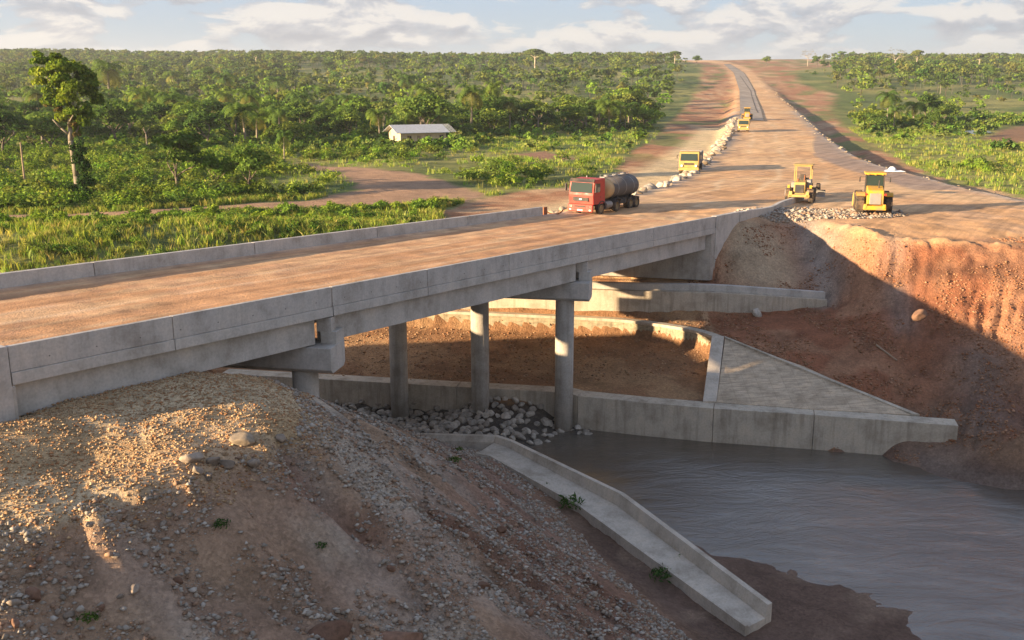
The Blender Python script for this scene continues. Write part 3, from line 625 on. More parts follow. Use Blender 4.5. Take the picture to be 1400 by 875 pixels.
    # dark ledge under the loose lip
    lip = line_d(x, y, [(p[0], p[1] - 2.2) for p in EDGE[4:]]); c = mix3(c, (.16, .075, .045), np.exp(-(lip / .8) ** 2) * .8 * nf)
    return np.clip(c, .01, 1), sdP
def build_land():
    X, Y = np.meshgrid(GX, GY); Z = height(X, Y)
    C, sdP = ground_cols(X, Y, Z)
    # let the land pass below the deck, never through it
    nx, ny = len(GX), len(GY)
    idx = np.arange(nx * ny).reshape(ny, nx)
    q = np.stack([idx[:-1, :-1], idx[:-1, 1:], idx[1:, 1:], idx[1:, :-1]], -1).reshape(-1, 4)
    road = ((sdP[:-1, :-1] < 0) & (sdP[1:, 1:] < 0)).ravel() & ((Y[:-1, :-1] > 60).ravel())
    VV = np.stack([X.ravel(), Y.ravel(), Z.ravel()], -1); CC = C.reshape(-1, 3)
    for nm, msk, mt in (('ground', ~road, M['ground']), ('road', road, M['road'])):
        fq = q[msk]; used, inv = np.unique(fq, return_inverse=True)
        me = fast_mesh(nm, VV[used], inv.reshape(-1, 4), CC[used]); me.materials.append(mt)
        me.polygons.foreach_set('use_smooth', np.ones(len(fq), bool))
        o = bpy.data.objects.new(nm, me); COL.objects.link(o); tag(o, kind='structure')
build_land()
# river water
w = MB(); w.add([(-140, 5, 0), (160, -60, 0), (160, 75, 0), (-140, 75, 0)], [(0, 1, 2, 3)])
tag(w.build('water', M['water']), kind='structure')
w = MB(); w.add([(p[0], p[1], 9.95) for p in POND], [tuple(range(len(POND)))]); tag(w.build('pond', M['pond']), kind='structure')
# distant bluish hill on the right
def far_hill():
    xs = np.linspace(900, 1750, 40); ys = np.linspace(3600, 4100, 12); X, Y = np.meshgrid(xs, ys)
    Z = 20 + 105 * np.exp(-((X - 1290) / 190) ** 2) * np.sin(np.linspace(0, pi, 12))[:, None] + 40 * np.exp(-((X - 1560) / 150) ** 2) * np.sin(np.linspace(0, pi, 12))[:, None]
    idx = np.arange(X.size).reshape(X.shape); q = np.stack([idx[:-1, :-1], idx[:-1, 1:], idx[1:, 1:], idx[1:, :-1]], -1).reshape(-1, 4)
    me = fast_mesh('hills', np.stack([X.ravel(), Y.ravel(), Z.ravel()], -1), q, np.full((X.size, 3), (.06, .08, .05))); me.materials.append(M['ground'])
    o = bpy.data.objects.new('hills', me); COL.objects.link(o); tag(o, kind='structure')
far_hill()
# distant paved carriageway, its own sheet above the road bed, and the dark drain beside it
def strip(name, px_l, px_r, mat, dz, kind='structure', n=140):
    a = np.array([GP(*p, Droad) for p in px_l]); b = np.array([GP(*p, Droad) for p in px_r])
    Ya = np.linspace(max(a[0, 1], b[0, 1]), min(a[-1, 1], b[-1, 1]), n)
    xa = np.interp(Ya, a[:, 1], a[:, 0]); xb = np.interp(Ya, b[:, 1], b[:, 0]); m = MB(); vs = []; fs = []
    k = 7
    for i, Y_ in enumerate(Ya):
        for j in range(k):
            x_ = xa[i] + (xb[i] - xa[i]) * j / (k - 1); vs.append((x_, Y_))
    vs = np.array(vs); zz = height(vs[:, 0], vs[:, 1]) + dz
    V3 = np.column_stack([vs, zz])
    for i in range(n - 1):
        for j in range(k - 1): fs.append((i * k + j, i * k + j + 1, (i + 1) * k + j + 1, (i + 1) * k + j))
    m.v = [tuple(p) for p in V3]; m.f = fs
    o = m.build(name, mat, origin=(0, 0, 0)); return tag(o, kind=kind)
mA, N_, L_ = mat_new('asphalt_base'); P_ = coords(N_); princ(N_, L_, mixc(N_, L_, 1, (.27, .225, .185), rmp(N_, L_, nz(N_, L_, mapping(N_, L_, P_, (.3, .02, 1)), 1, 4), [(.3, .75), (.7, 1.25)]), 'MULTIPLY'), .85)
strip('road', ((1010, 166), (1012, 150), (1011, 125), (1003, 100), (989, 88)), ((1044, 166), (1040, 150), (1031, 125), (1017, 100), (998, 88)), mA, .28)
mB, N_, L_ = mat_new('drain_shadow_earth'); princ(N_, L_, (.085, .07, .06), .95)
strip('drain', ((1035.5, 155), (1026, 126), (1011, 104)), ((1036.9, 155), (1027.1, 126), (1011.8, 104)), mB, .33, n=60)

# ------------------------------------------------------------------ the bridge
BR = empty('bridge', BP(30, -7.6)[:2] + (0.0,), 0, 'long grey concrete girder bridge carrying the orange dirt road over the river', 'bridge')
def bpart(m, name, mat, bevel=.015, parent=None): return m.build(name, mat, parent or BR, bevel, world_coords=True)
def seg(m, t0, t1, prof, skew=False):
    fn = BPs if skew else BP
    m.rings([[fn(t, w_, h_) for w_, h_ in prof] for t in (t0, t1)])
    return m
PX = {0: -1.2}
joints = [0.0, 6.85, 15.85, 23.0, 30.6, 39.8, 49.3, 60.6]
parp = [(.0, -.01), (.0, -.93), (.02, -.97), (.06, -.99), (.06, -1.40), (-.35, -1.40), (-.35, -.01)]
for a, b in zip(joints[:-1], joints[1:]):
    m = MB(); g = .02 if abs(a - 15.85) > .1 else .05
    seg(m, a + g, b - .02, [(0, 0), (0, -.93), (-.015, -.965), (-.28, -.965), (-.24, -.3), (-.22, 0)]); bpart(m, 'parapet', M['conc'], .012)
    m = MB(); seg(m, a + g, b - .02, [(.05, -.972), (.05, -1.42), (-.5, -1.42), (-.5, -.972)]); bpart(m, 'edge_beam', M['conc_l'], .012)
fj = [-1, 2.5, 12.9, 24.0, 35.3, 46, 57.0]
for a, b in zip(fj[:-1], fj[1:]):
    m = MB(); W0 = DECKW; seg(m, a + .03, b - .03, [(W0 - .1, 0), (W0 - .1, -1.4), (W0 + .5, -1.4), (W0 + .5, -.95), (W0 + .28, -.85), (W0 + .24, 0)]); bpart(m, 'parapet', M['conc'], .012)
for t_ in np.arange(1.5, 60, 1.9):
    m = MB(); p_ = np.array(BP(t_, .0, -.62)); q_ = p_ + np.array([V[0], V[1], 0]) * .012; m.cyl(tuple(p_), tuple(q_), .028, n=10); bpart(m, 'tie_hole', M['hole'], 0)
m = MB(); seg(m, -.9, 60.7, [(-.52, -1.0), (-.52, -1.4), (DECKW + .52, -1.4), (DECKW + .52, -1.0)]); bpart(m, 'deck_slab', M['conc_l'])
# spans of four girders each
for a, b in ((0.1, 15.2), (16.3, 39.1), (40.3, 59.8)):
    for wi, w_ in enumerate((-.75, -4.3, -7.9, -11.5, -14.6)):
        m = MB(); seg(m, a, b, [(w_ + .35, -1.43), (w_ + .35, -2.75), (w_ - .35, -2.75), (w_ - .35, -1.43)], True); bpart(m, 'girder', M['conc_l'], .02)
for tp, colb in ((15.75, -1.5), (39.7, -1.0)):
    cap = MB(); a = np.array(BPs(tp, .25)); b = np.array(BPs(tp, DECKW - .1)); zt = a[2] - 2.78; d = (b - a)[:2]; Ld = np.linalg.norm(d); d /= Ld; nrm = np.array([-d[1], d[0]])
    rr = []
    for s_, wd in ((0, .95), (Ld, .95)):
        p = a[:2] + d * s_; z0 = zt - 0.0 ; hh = 1.3
        rr.append([tuple(p + nrm * x_) + (z0 + z_,) for x_, z_ in ((-wd, 0), (-wd, -hh + .2), (-wd + .22, -hh), (wd - .22, -hh), (wd, -hh + .2), (wd, 0))])
    cap.rings(rr); bpart(cap, 'pier_cap', M['conc'], .03)
    # upstand block at the near end of the cap, between the girder ends
    up = MB(); p = a[:2] + d * .42
    up.rings([[tuple(a[:2] + d * s_ + nrm * x_) + (zt + z_,) for x_, z_ in ((-.95, .0), (-.95, .62), (.12, .62), (.12, 0))] for s_ in (.02, .82)]); bpart(up, 'bearing_block', M['conc_l'], .02)
    up = MB(); up.rings([[tuple(a[:2] + d * s_ + nrm * x_) + (zt + z_,) for x_, z_ in ((-.45, .6), (-.45, 1.3), (.12, 1.3), (.12, .6))] for s_ in (.25, 1.0)]); bpart(up, 'bearing_block', M['conc'], .01)
    L0 = 1.75
    for k in range(3):
        p = a[:2] + d * (L0 + k * 6.0); m = MB(); R = []
        m.cyl((p[0], p[1], colb), (p[0], p[1], zt - 1.28), .64, .64, 32, True); o = bpart(m, 'column', M['conc_c'], 0)
        me = o.data; me.polygons.foreach_set('use_smooth', [len(f.vertices) == 4 for f in me.polygons])
# abutments with wing walls
ab = MB(); seg(ab, 59.9, 60.9, [(.0, -1.45), (.0, -5.4), (DECKW, -5.4), (DECKW, -1.45)], True); bpart(ab, 'abutment', M['conc_c'], .02)
ab = MB(); ab.rings([[BP(t, w_, h_) for w_, h_ in ((.06, .02), (.06, h2), (-.4, h2), (-.4, .02))] for t, h2 in ((60.65, -5.8), (65.6, -3.2))]); bpart(ab, 'wing_wall', M['conc_l'], .02)
ab = MB(); ab.rings([[BP(t, w_, h_) for w_, h_ in ((.12, .0), (.12, -1.0), (-.42, -1.0), (-.42, .0))] for t in (65.62, 67.2)]); bpart(ab, 'wing_wall', M['conc'], .02)
ab = MB(); seg(ab, -1.6, 0.05, [(.08, -1.45), (.08, -5.5), (DECKW, -5.5), (DECKW, -1.45)], True); bpart(ab, 'abutment', M['conc_c'], .02)
ab = MB(); ab.rings([[BP(t, w_, h_) for w_, h_ in ((.1, .03), (.1, -5.0), (-.4, -5.0), (-.4, .03))] for t in (-1.5, -.05)]); bpart(ab, 'wing_wall', M['conc'], .02)
# dirt surface on the deck: gently rutted sheet that spills over to the approach
def deck_sheet():
    ts = np.arange(-1.5, 61.6, .25); ws = np.linspace(-.22, DECKW + .22, 60); T, Wd = np.meshgrid(ts, ws)
    X = P0[0] + T * U[0] + Wd * V[0]; Y = P0[1] + T * U[1] + Wd * V[1]
    edge = np.minimum(-Wd, Wd - DECKW)
    Z = ZT0 - .0298 * T - .86 + .05 * fbm(T / 6, Wd / .7, 71, 3) + .05 * fbm(X / 1.2, Y / 1.2, 72, 3) + .10 * np.exp(-((edge - .35) / .3) ** 2)
    Z = np.where(T > 60.4, Z + .03, Z)
    n = fbm(T / 7, Wd / 1.0, 73, 4); n2 = fbm(X / 1.3, Y / 1.3, 74, 4)
    c = np.zeros(X.shape + (3,)) + np.array((.50, .27, .135)); c = mix3(c, (.57, .35, .19), sstep(.45, .62, n)); c = mix3(c, (.44, .25, .145), sstep(.5, .68, n2) * .6)
    wv = (fbm(T / 14, T * 0, 75, 2) - .5) * 1.6
    for w0, st in ((-2.2, .8), (-4.1, 1), (-5.6, .6), (-7.4, 1), (-9.3, .9), (-11.2, .7), (-12.9, .8)):
        r_ = np.exp(-((Wd - w0 - wv) / .22) ** 2) * sstep(.3, .55, fbm(T / 5, Wd * 0 + w0, 76, 3)); c = mix3(c, (.66, .47, .30) if st > .85 else (.36, .18, .095), r_ * .55 * st)
    c = mix3(c, (.52, .46, .40), np.exp(-(edge / .55) ** 2) * .8)
    idx = np.arange(X.size).reshape(X.shape); q = np.stack([idx[:-1, :-1], idx[:-1, 1:], idx[1:, 1:], idx[1:, :-1]], -1).reshape(-1, 4)
    me = fast_mesh('road', np.stack([X.ravel(), Y.ravel(), Z.ravel()], -1), q, c.reshape(-1, 3)); me.materials.append(M['road']); me.polygons.foreach_set('use_smooth', np.ones(len(q), bool))
    o = bpy.data.objects.new('road', me); COL.objects.link(o); tag(o, kind='structure')
deck_sheet()

# ------------------------------------------------------------------ river walls
def wall(name, pts, th, zb, mat, label, cat, bevel=.03, cap=None):
    """pts (x, y, ztop) front line, thickness th pushed back in +y/normal"""
    P = [np.array(p[:2], float) for p in pts]; R = []
    for i, p in enumerate(P):
        a = P[max(i - 1, 0)]; b = P[min(i + 1, len(P) - 1)]; d = (b - a) / np.linalg.norm(b - a); n = np.array([-d[1], d[0]])
        zt = pts[i][2]; zb_ = zb[i] if hasattr(zb, '__len__') else zb
        R.append([tuple(p) + (zb_,), tuple(p) + (zt,), tuple(p + n * th) + (zt,), tuple(p + n * th) + (zb_,)])
    m = MB(); m.rings(R); return tag(m.build(name, mat, None, bevel), label, cat)
RW = empty('river_wall', (10, 65, 0), 0, 'long low concrete river wall at the water edge behind the bridge columns', 'wall')
qj = [0, 2, 4, 6, 7, 8]
for a, b in zip(qj[:-1], qj[1:]):
    P = QF[a:b + 1]; R = []
    for i, p in enumerate(P):
        gi = a + i; A_ = np.array(QF[max(gi - 1, 0)]); B_ = np.array(QF[min(gi + 1, len(QF) - 1)]); d = (B_ - A_) / np.linalg.norm(B_ - A_); n = np.array([-d[1], d[0]]); p = np.array(p, float)
        if i == 0: p = p + d * .015
        if i == len(P) - 1: p = p - d * .015
        R.append([tuple(p) + (-1.8,), tuple(p) + (2.42,), tuple(p + n * 1.35) + (2.42,), tuple(p + n * 1.35) + (-1.8,)])
    m = MB(); m.rings(R); m.build('wall_panel', M['conc_w'], RW, .03, world_coords=True)
RG = empty('ring_wall', (5, 78, 3), 0, 'curved masonry wall with pale kerb around the earth slope under the bridge', 'wall')
def line_loft(pts, prof_fn):
    R = []
    for i, p in enumerate(pts):
        a = np.array(pts[max(i - 1, 0)][:2], float); b = np.array(pts[min(i + 1, len(pts) - 1)][:2], float); d = (b - a) / np.linalg.norm(b - a); n = np.array([-d[1], d[0]])
        R.append([tuple(np.array(p[:2]) + n * o_) + (z_,) for o_, z_ in prof_fn(p)])
    return MB().rings(R)
def resample(pts, n=5):
    P = np.array(pts, float); out = []
    for i in range(len(P) - 1):
        p0 = P[max(i - 1, 0)]; p1 = P[i]; p2 = P[i + 1]; p3 = P[min(i + 2, len(P) - 1)]
        for k in range(n):
            t = k / n; out.append(.5 * ((2 * p1) + (-p0 + p2) * t + (2 * p0 - 5 * p1 + 4 * p2 - p3) * t * t + (-p0 + 3 * p1 - 3 * p2 + p3) * t ** 3))
    out.append(P[-1]); return out
RS_ = resample(RING, 5)
line_loft(RS_, lambda p: [(0.05, 2.6), (.05, p[2] - .24), (.5, p[2] - .24), (.5, 2.6)]).build('masonry_face', M['masonry'], RG, 0, world_coords=True)
line_loft(RS_, lambda p: [(-.08, p[2] - .236), (-.08, p[2]), (.62, p[2]), (.62, p[2] - .236)]).build('kerb', M['conc_w'], RG, .02, world_coords=True)
# sloping strut and apron
ST = MB(); a0 = np.array([15.2, 73.2]); a1 = np.array([13.25, 65.25])
def quadprism(m, pts, th):
    n = len(pts); top = [tuple(p) for p in pts]; bot = [(p[0], p[1], p[2] - th) for p in pts]
    m.add(top + bot, [tuple(range(n)), tuple(range(2 * n - 1, n - 1, -1))] + [(i, (i + 1) % n, n + (i + 1) % n, n + i) for i in range(n)]); return m
AP = empty('apron', (18, 67, 2), 0, 'triangular sloping concrete apron with form marks beside the river wall', 'retaining slab')
m = MB(); quadprism(m, [(15.15, 73.15, 5.16), (13.1, 65.2, 2.56), (14.0, 65.05, 2.56), (16.05, 73.0, 5.16)], 1.4); m.build('kerb_beam', M['conc_ch'], AP, .02, world_coords=True)
m = MB(); quadprism(m, [(16.1, 72.9, 4.98), (14.05, 65.2, 2.46), (20.0, 63.75, 2.46), (26.3, 62.5, 2.46), (21.0, 68.8, 3.96)], 1.0); m.build('slab', M['conc_a'], AP, .0, world_coords=True)
m = MB(); quadprism(m, [(16.15, 73.3, 5.1), (16.1, 72.88, 5.1), (26.5, 62.45, 2.52), (26.9, 62.45, 2.52)], .9); m.build('kerb_beam', M['conc_w'], AP, .02, world_coords=True)
# upper retaining wall with a set-back lip
UW = empty('retaining_wall', (12, 80, 5), 0, 'upper concrete retaining wall with stepped top below the far abutment', 'wall')
UL = [(-14, 82.6, 7.25, 4), (-3, 82.0, 7.25, 4), (8, 79.95, 7.25, 4), (16.3, 79.3, 7.2, 4), (21, 79.6, 6.85, 4), (26, 80.2, 6.4, 4)]
UR = resample(UL, 4)
line_loft(UR, lambda p: [(0, 4.3), (0, p[2]), (.9, p[2]), (.9, 4.3)]).build('wall_face', M['conc_w'], UW, .03, world_coords=True)
line_loft(UR, lambda p: [(.45, p[2] + .005), (.45, p[2] + .55), (.95, p[2] + .55), (.95, p[2] + .005)]).build('lip', M['conc'], UW, .02, world_coords=True)

# ------------------------------------------------------------------ drainage chute
CH = empty('drainage_chute', (5, 50, .5), 0, 'long concrete drainage chute running down beside the river in the foreground', 'drain')
far_t = [(-5.8, 58.6, 2.62), (-.9, 58.3, 2.60), (.0, 57.6, 2.55), G(854, 674, 2.15), G(1056, 824, 1.35)]
near_t = [(-5.6, 56.1, 2.3), (-2.2, 55.9, 2.25), (-1.35, 55.6, 2.2), G(789, 691, 1.5), G(1019, 858, .80)]
Rf = []; Rn = []; Rs = []
for fo, no in zip(far_t, near_t):
    fo = np.array(fo); no = np.array(no); d = (fo - no)[:2]; Ld = np.linalg.norm(d); d /= Ld; fz = no[2] - .04
    Rf.append([tuple(fo[:2]) + (fo[2] - 1.5,), tuple(fo[:2]) + (fo[2],), tuple(fo[:2] - d * .3) + (fo[2],), tuple(fo[:2] - d * .42) + (fz + .02,), tuple(fo[:2] - d * .42) + (fo[2] - 1.5,)])
    Rs.append([tuple(fo[:2] - d * .425) + (fz - .7,), tuple(fo[:2] - d * .425) + (fz,), tuple(no[:2] + d * .2) + (fz,), tuple(no[:2] + d * .2) + (fz - .7,)])
    Rn.append([tuple(no[:2] + d * .196) + (fz - .85,), tuple(no[:2] + d * .196) + (no[2] + .06,), tuple(no[:2]) + (no[2] + .06,), tuple(no[:2]) + (fz - .85,)])
for R, nm in ((Rf, 'side_wall'), (Rs, 'floor'), (Rn, 'side_wall')):
    m = MB(); m.rings(R[1:]); m.build(nm, M['conc_ch'], CH, .02, world_coords=True)
m = MB(); m.rings([[(p[0], p[1] + (.0 if True else 0), p[2]) for p in Rf[0]], [(p[0] - .02, p[1], p[2]) for p in Rf[1]]]); m.build('head_wall', M['conc_ch'], CH, .02, world_coords=True)

# low kerb barrier that continues the bridge edge towards the machines
KB = MB(); kp = [BP(67.25, -.15)[:2], (24.4, 94.2), (27.0, 99.6), (31.0, 106.4)]
kz = [float(height(np.array([p[0]]), np.array([p[1]]), False)[0]) for p in kp]; kz[0] = 12.15
kp = [(p[0], p[1], z + .55) for p, z in zip(kp, kz)]
o = line_loft(resample(kp, 5), lambda p: [(-.2, p[2] - 1.2), (-.2, p[2]), (.2, p[2]), (.2, p[2] - 1.2)]).build('kerb_barrier', M['conc'], None, .03); tag(o, 'low curved concrete kerb leading from the bridge wing wall to the grader', 'barrier')

# ------------------------------------------------------------------ rocks
ICO_V = None
def ico(sub):
    import bmesh
    bm = bmesh.new(); bmesh.ops.create_icosphere(bm, subdivisions=sub, radius=1); V_ = np.array([v.co[:] for v in bm.verts]); F_ = np.array([[v.index for v in f.verts] for f in bm.faces]); bm.free(); return V_, F_
def rock_mesh(name, seed, mat, flat=.65, sub=3):
    V_, F_ = ico(sub); r = np.random.RandomState(seed)
    # chop with random planes for facets
    P = V_.copy()
    for k in range(14):
        n = r.normal(size=3); n /= np.linalg.norm(n); d = r.uniform(.55, .9); s_ = P @ n; P = P - np.outer(np.maximum(s_ - d, 0), n)
    P += (r.rand(len(P), 3) - .5) * .05; P *= np.array([1, r.uniform(.65, .95), flat])
    me = fast_mesh(name, P, F_); me.materials.append(mat); return me
ROCKS = [rock_mesh('rock', 100 + i, M['rock']) for i in range(6)]; ROCKS_B = [rock_mesh('boulder', 200 + i, M['rock_b'], .7) for i in range(4)]; M['rock_n'] = m_rock('rock_dusty', (.25, .205, .165)); ROCKS_N = [rock_mesh('rock', 500 + i, M['rock_n']) for i in range(5)]; SLABS = [rock_mesh('slab_stone', 300 + i, M['slab'], .38) for i in range(4)]
def place_rock(me, name, x, y, z, s, label, cat, group, rz=None, tilt=.5):
    o = bpy.data.objects.new(name, me); COL.objects.link(o); o.location = (x, y, z); o.scale = (s, s * random.uniform(.8, 1.1), s * random.uniform(.8, 1.1))
    o.rotation_euler = (random.uniform(-tilt, tilt), random.uniform(-tilt, tilt), random.uniform(0, 6.28) if rz is None else rz); return tag(o, label, cat, group)
def gz(x, y, micro=True): return float(height(np.array([float(x)]), np.array([float(y)]), micro)[0])
RIP = [G(*p, .4)[:2] for p in ((395, 556), (470, 553), (545, 556), (655, 563), (775, 573), (820, 588), (812, 600), (750, 604), (680, 600), (600, 598), (540, 592), (470, 578), (395, 575))]
cand = []
while len(cand) < 290:
    x_ = random.uniform(-20, 9); y_ = random.uniform(57, 71)
    if poly_sd(np.array([x_]), np.array([y_]), RIP)[0] < -.1 and all((x_ - a) ** 2 + (y_ - b) ** 2 > .13 for a, b in cand): cand.append((x_, y_))
cz = height(np.array([c[0] for c in cand]), np.array([c[1] for c in cand]))
for (x_, y_), z_ in zip(cand, cz):
    s_ = random.uniform(.26, .46); place_rock(random.choice(ROCKS), 'riprap_stone', x_, y_, z_ + s_ * .2, s_, 'grey riprap boulder heaped around the feet of the bridge columns', 'stone', 'riprap stones around the column feet')
# loose stones and fines on the near slopes, one mass
def gravel(name, n, region, szr, mat, label, seed, filt=None, tintc=(1, 1, 1)):
    r = np.random.RandomState(seed); V_ = np.array([[1, 0, 0], [-1, 0, 0], [0, 1, 0], [0, -1, 0], [0, 0, 1], [0, 0, -1], [.75, .75, .1], [-.7, .7, .3]]) * 1.0; F_ = np.array([[6, 2, 4], [0, 6, 4], [2, 7, 4], [7, 1, 4], [1, 3, 4], [3, 0, 4], [2, 6, 5], [6, 0, 5], [7, 2, 5], [1, 7, 5], [3, 1, 5], [0, 3, 5]])
    x = r.uniform(region[0], region[1], n * 3); y = r.uniform(region[2], region[3], n * 3); k = np.ones(len(x), bool)
    z = height(x, y)
    if filt is not None: k &= filt(x, y, z)
    x, y, z = x[k][:n], y[k][:n], z[k][:n]; n = len(x)
    s = szr[0] + (szr[1] - szr[0]) * r.rand(n) ** 4
    J = r.uniform(.55, 1.3, (n, len(V_), 1)); a = r.uniform(0, 6.28, n); sc = np.stack([np.ones(n), r.uniform(.6, 1, n), r.uniform(.45, .8, n)], -1)
    P = V_[None] * J * sc[:, None, :]; X = P[..., 0] * np.cos(a)[:, None] - P[..., 1] * np.sin(a)[:, None]; Yy = P[..., 0] * np.sin(a)[:, None] + P[..., 1] * np.cos(a)[:, None]
    P = np.stack([X, Yy, P[..., 2]], -1) * s[:, None, None] + np.stack([x, y, z + s * .2], -1)[:, None, :]
    Fq = (F_[None] + (np.arange(n) * len(V_))[:, None, None]).reshape(-1, 3)
    tone = r.uniform(.7, 1.25, n); base = np.array([[.28, .225, .17], [.31, .265, .215], [.27, .17, .11], [.36, .315, .265]])[r.randint(0, 4, n)] * tone[:, None]
    C = np.repeat(base * np.array(tintc), len(V_), 0)
    me = fast_mesh(name, P.reshape(-1, 3), Fq, C); me.materials.append(mat); o = bpy.data.objects.new(name, me); COL.objects.link(o); return tag(o, label, 'gravel', None, 'stuff')
mg, N_, L_ = mat_new('gravel_stone'); at_ = N_.new('ShaderNodeAttribute'); at_.attribute_name = 'Col'; princ(N_, L_, at_.outputs['Color'], .9, None, spec=.2); M['gravel'] = mg
gravel('gravel', 80000, (-20, 12, 19, 57), (.028, .15), M['gravel'], 'loose grey and brown gravel strewn over the near earth slope', 1, lambda x, y, z: (z > 1.2) & (z < 11.2) & (fbm(x / 2.2, y / 2.2, 81, 3) + .5 * fbm((x * .57 + y * .82) / 1.5, (x * .82 - y * .57) / 9, 82, 2) > .50 + .25 * vn(x * 3, y * 3, 84)))
gravel('gravel', 60000, (-24, -6, 24, 46), (.018, .085), M['gravel'], 'coarse sunlit rubble on the flat top of the near mound', 2, lambda x, y, z: (z > 10.4), (1.2, .95, .66))  # gold tint paints the low sun's warmth into these stones
gravel('gravel', 34000, (15, 50, 52, 94), (.025, .14), M['gravel'], 'stones scattered over the red cut slope on the far bank', 3, lambda x, y, z: (z > .1) & (z < 11.4) & (fbm(x / 3, y / 3, 83, 3) > .34 + .3 * vn(x * 2, y * 2, 85)), (.95, .60, .42))
gravel('gravel', 7000, (-16, 16, 70, 84), (.03, .14), M['gravel'], 'broken stone on the earth slope inside the ring wall', 4, lambda x, y, z: (z > 1.8) & (z < 5.2), (1, .75, .55))
gravel('gravel', 6000, (-8, 3, 54.5, 59), (.04, .11), M['gravel'], 'fine grey gravel heaped at the head of the drainage chute', 5, lambda x, y, z: (z > 1.0) & (y > 54.9 + 0 * x))
gravel('gravel', 4500, (20, 40, 86, 104), (.06, .30), M['gravel'], 'pale broken stone spread on the platform between the two machines', 6, lambda x, y, z: (z > 9.5) & (np.hypot((x - 29) / 8, (y - 93.5) / 4.5) < 1))
# countable boulders
for i, (px, py, z_, s_, me, lb) in enumerate([(1257, 429, 6.9, .45, ROCKS_B[0], 'large rounded brown boulder lying mid-way down the shaded red cut'), (1213, 443, 6.0, .42, ROCKS_B[1], 'smaller brown boulder at the foot of the red cut beside the gully'),
        (1035, 428, 5.8, .65, ROCKS[1], 'pale boulder resting at the foot of the upper retaining wall')]):
    g_ = G(px, py, z_); 
    for _ in range(4): z_ = gz(*g_[:2]); g_ = G(px, py, z_ + .2)
    place_rock(me, 'boulder', g_[0], g_[1], z_ + s_ * .3, s_, lb, 'boulder', None)
def ray_ground(px, py):
    r = ray(px, py); ks = np.concatenate([np.arange(20, 130, .25), np.arange(130, 2400, 3.0)]) / r[1]; z = height(r[0] * ks, r[1] * ks); i = int(np.argmax(CAMZ + r[2] * ks < z))
    return r[0] * ks[i], r[1] * ks[i], float(z[i])
near_rocks = [(47, 826, .34, 'b'), (35, 843, .17, 'g'), (97, 855, .2, 'g'), (53, 768, .16, 'b'), (45, 780, .16, 'b'), (86, 800, .13, 'b'), (185, 817, .2, 'g'), (165, 817, .12, 'g'), (122, 719, .16, 'g'), (80, 845, .15, 'g'), (245, 807, .2, 'b'), (290, 640, .32, 'g'), (310, 646, .36, 'g'), (285, 655, .25, 'g'), (270, 650, .28, 'g'), (348, 637, .34, 'g'), (262, 632, .4, 'g'), (385, 602, .3, 'g'), (160, 774, .13, 'g'), (224, 724, .13, 'g'), (20, 830, .2, 'g'), (140, 845, .16, 'b'), (663, 805, .3, 'b'), (723, 841, .3, 'b'), (685, 730, .3, 'b'), (534, 786, .2, 'b'), (200, 770, .15, 'g'), (70, 790, .14, 'g'), (25, 870, .2, 'b'), (60, 865, .16, 'g')]
for px, py, s_, k in near_rocks:
    x_, y_, z_ = ray_ground(px, py); place_rock(random.choice(ROCKS_B if k == 'b' else ROCKS_N), 'loose_rock', x_, y_, z_ + s_ * .25, s_, 'reddish brown rock bedded in the near earth slope' if k == 'b' else 'pale grey rock bedded in the near earth slope', 'rock', 'loose rocks on the near slope')
for (px, py, s_, lb) in ((330, 606, .6, 'big beige clod of earth at the lip of the near mound'), (455, 874, .9, 'orange earth lump at the bottom edge of the photo, left of the gully'), (545, 876, 1.0, 'orange earth lump at the bottom edge of the photo, right of the gully')):
    x_, y_, z_ = ray_ground(px, py); place_rock(rock_mesh('clod', 400 + px, M['slab'] if px < 400 else M['rock_b'], .5), 'earth_clod', x_, y_, z_, s_, lb, 'clod', None, tilt=.2)
# tipped slabs along the left lip of the haul road
rp = [p for p in PL[2:10]]
seglist = []
for a, b in zip(rp[:-1], rp[1:]):
    L2 = math.hypot(b[0] - a[0], b[1] - a[1]); n = max(1, int(L2 / 2.0))
    for i in range(n):
        t = (i + random.random()) / n; seglist.append((a[0] + (b[0] - a[0]) * t, a[1] + (b[1] - a[1]) * t))
for (x_, y_) in seglist[:150]:
    for k_ in range(2):
        xx = x_ + random.uniform(-1.6, .8); yy = y_ + random.uniform(-.8, .8); s_ = random.uniform(.4, 1.15); place_rock(random.choice(SLABS + ROCKS[:2]), 'kerb_rubble', xx, yy, gz(xx, yy, False) + .15, s_, 'tipped stone slab in the rubble line on the left edge of the haul road', 'rubble', 'stone slabs along the left road edge')
rp = [p for p in PR[1:10]]; c_ = 0
for a, b in zip(rp[:-1], rp[1:]):
    L2 = math.hypot(b[0] - a[0], b[1] - a[1]); n = max(1, int(L2 / 3.0))
    for i in range(n):
        t = (i + random.random()) / n; xx = a[0] + (b[0] - a[0]) * t + random.gauss(0, .8); yy = a[1] + (b[1] - a[1]) * t; s_ = .14 + .42 * random.random() ** 2.5
        place_rock(random.choice(SLABS), 'edge_rock', xx, yy, gz(xx, yy, False) + .12, s_, 'small sunlit rock in the line marking the right edge of the haul road', 'rock', 'rocks along the right road edge'); c_ += 1
for i in range(60):
    xx = random.uniform(-.5, 11); yy = 92.5 + (xx - 1) * 1.05 + random.uniform(-2.4, .4); s_ = random.uniform(.2, .6)
    if yy < 91: continue
    place_rock(random.choice(SLABS), 'shoulder_rubble', xx - 1.5, yy + 2.2, gz(xx - 1.5, yy + 2.2, False) + .1, s_, 'pale broken stone on the shoulder to the left of the tanker truck', 'rubble', 'broken stone beside the tanker')
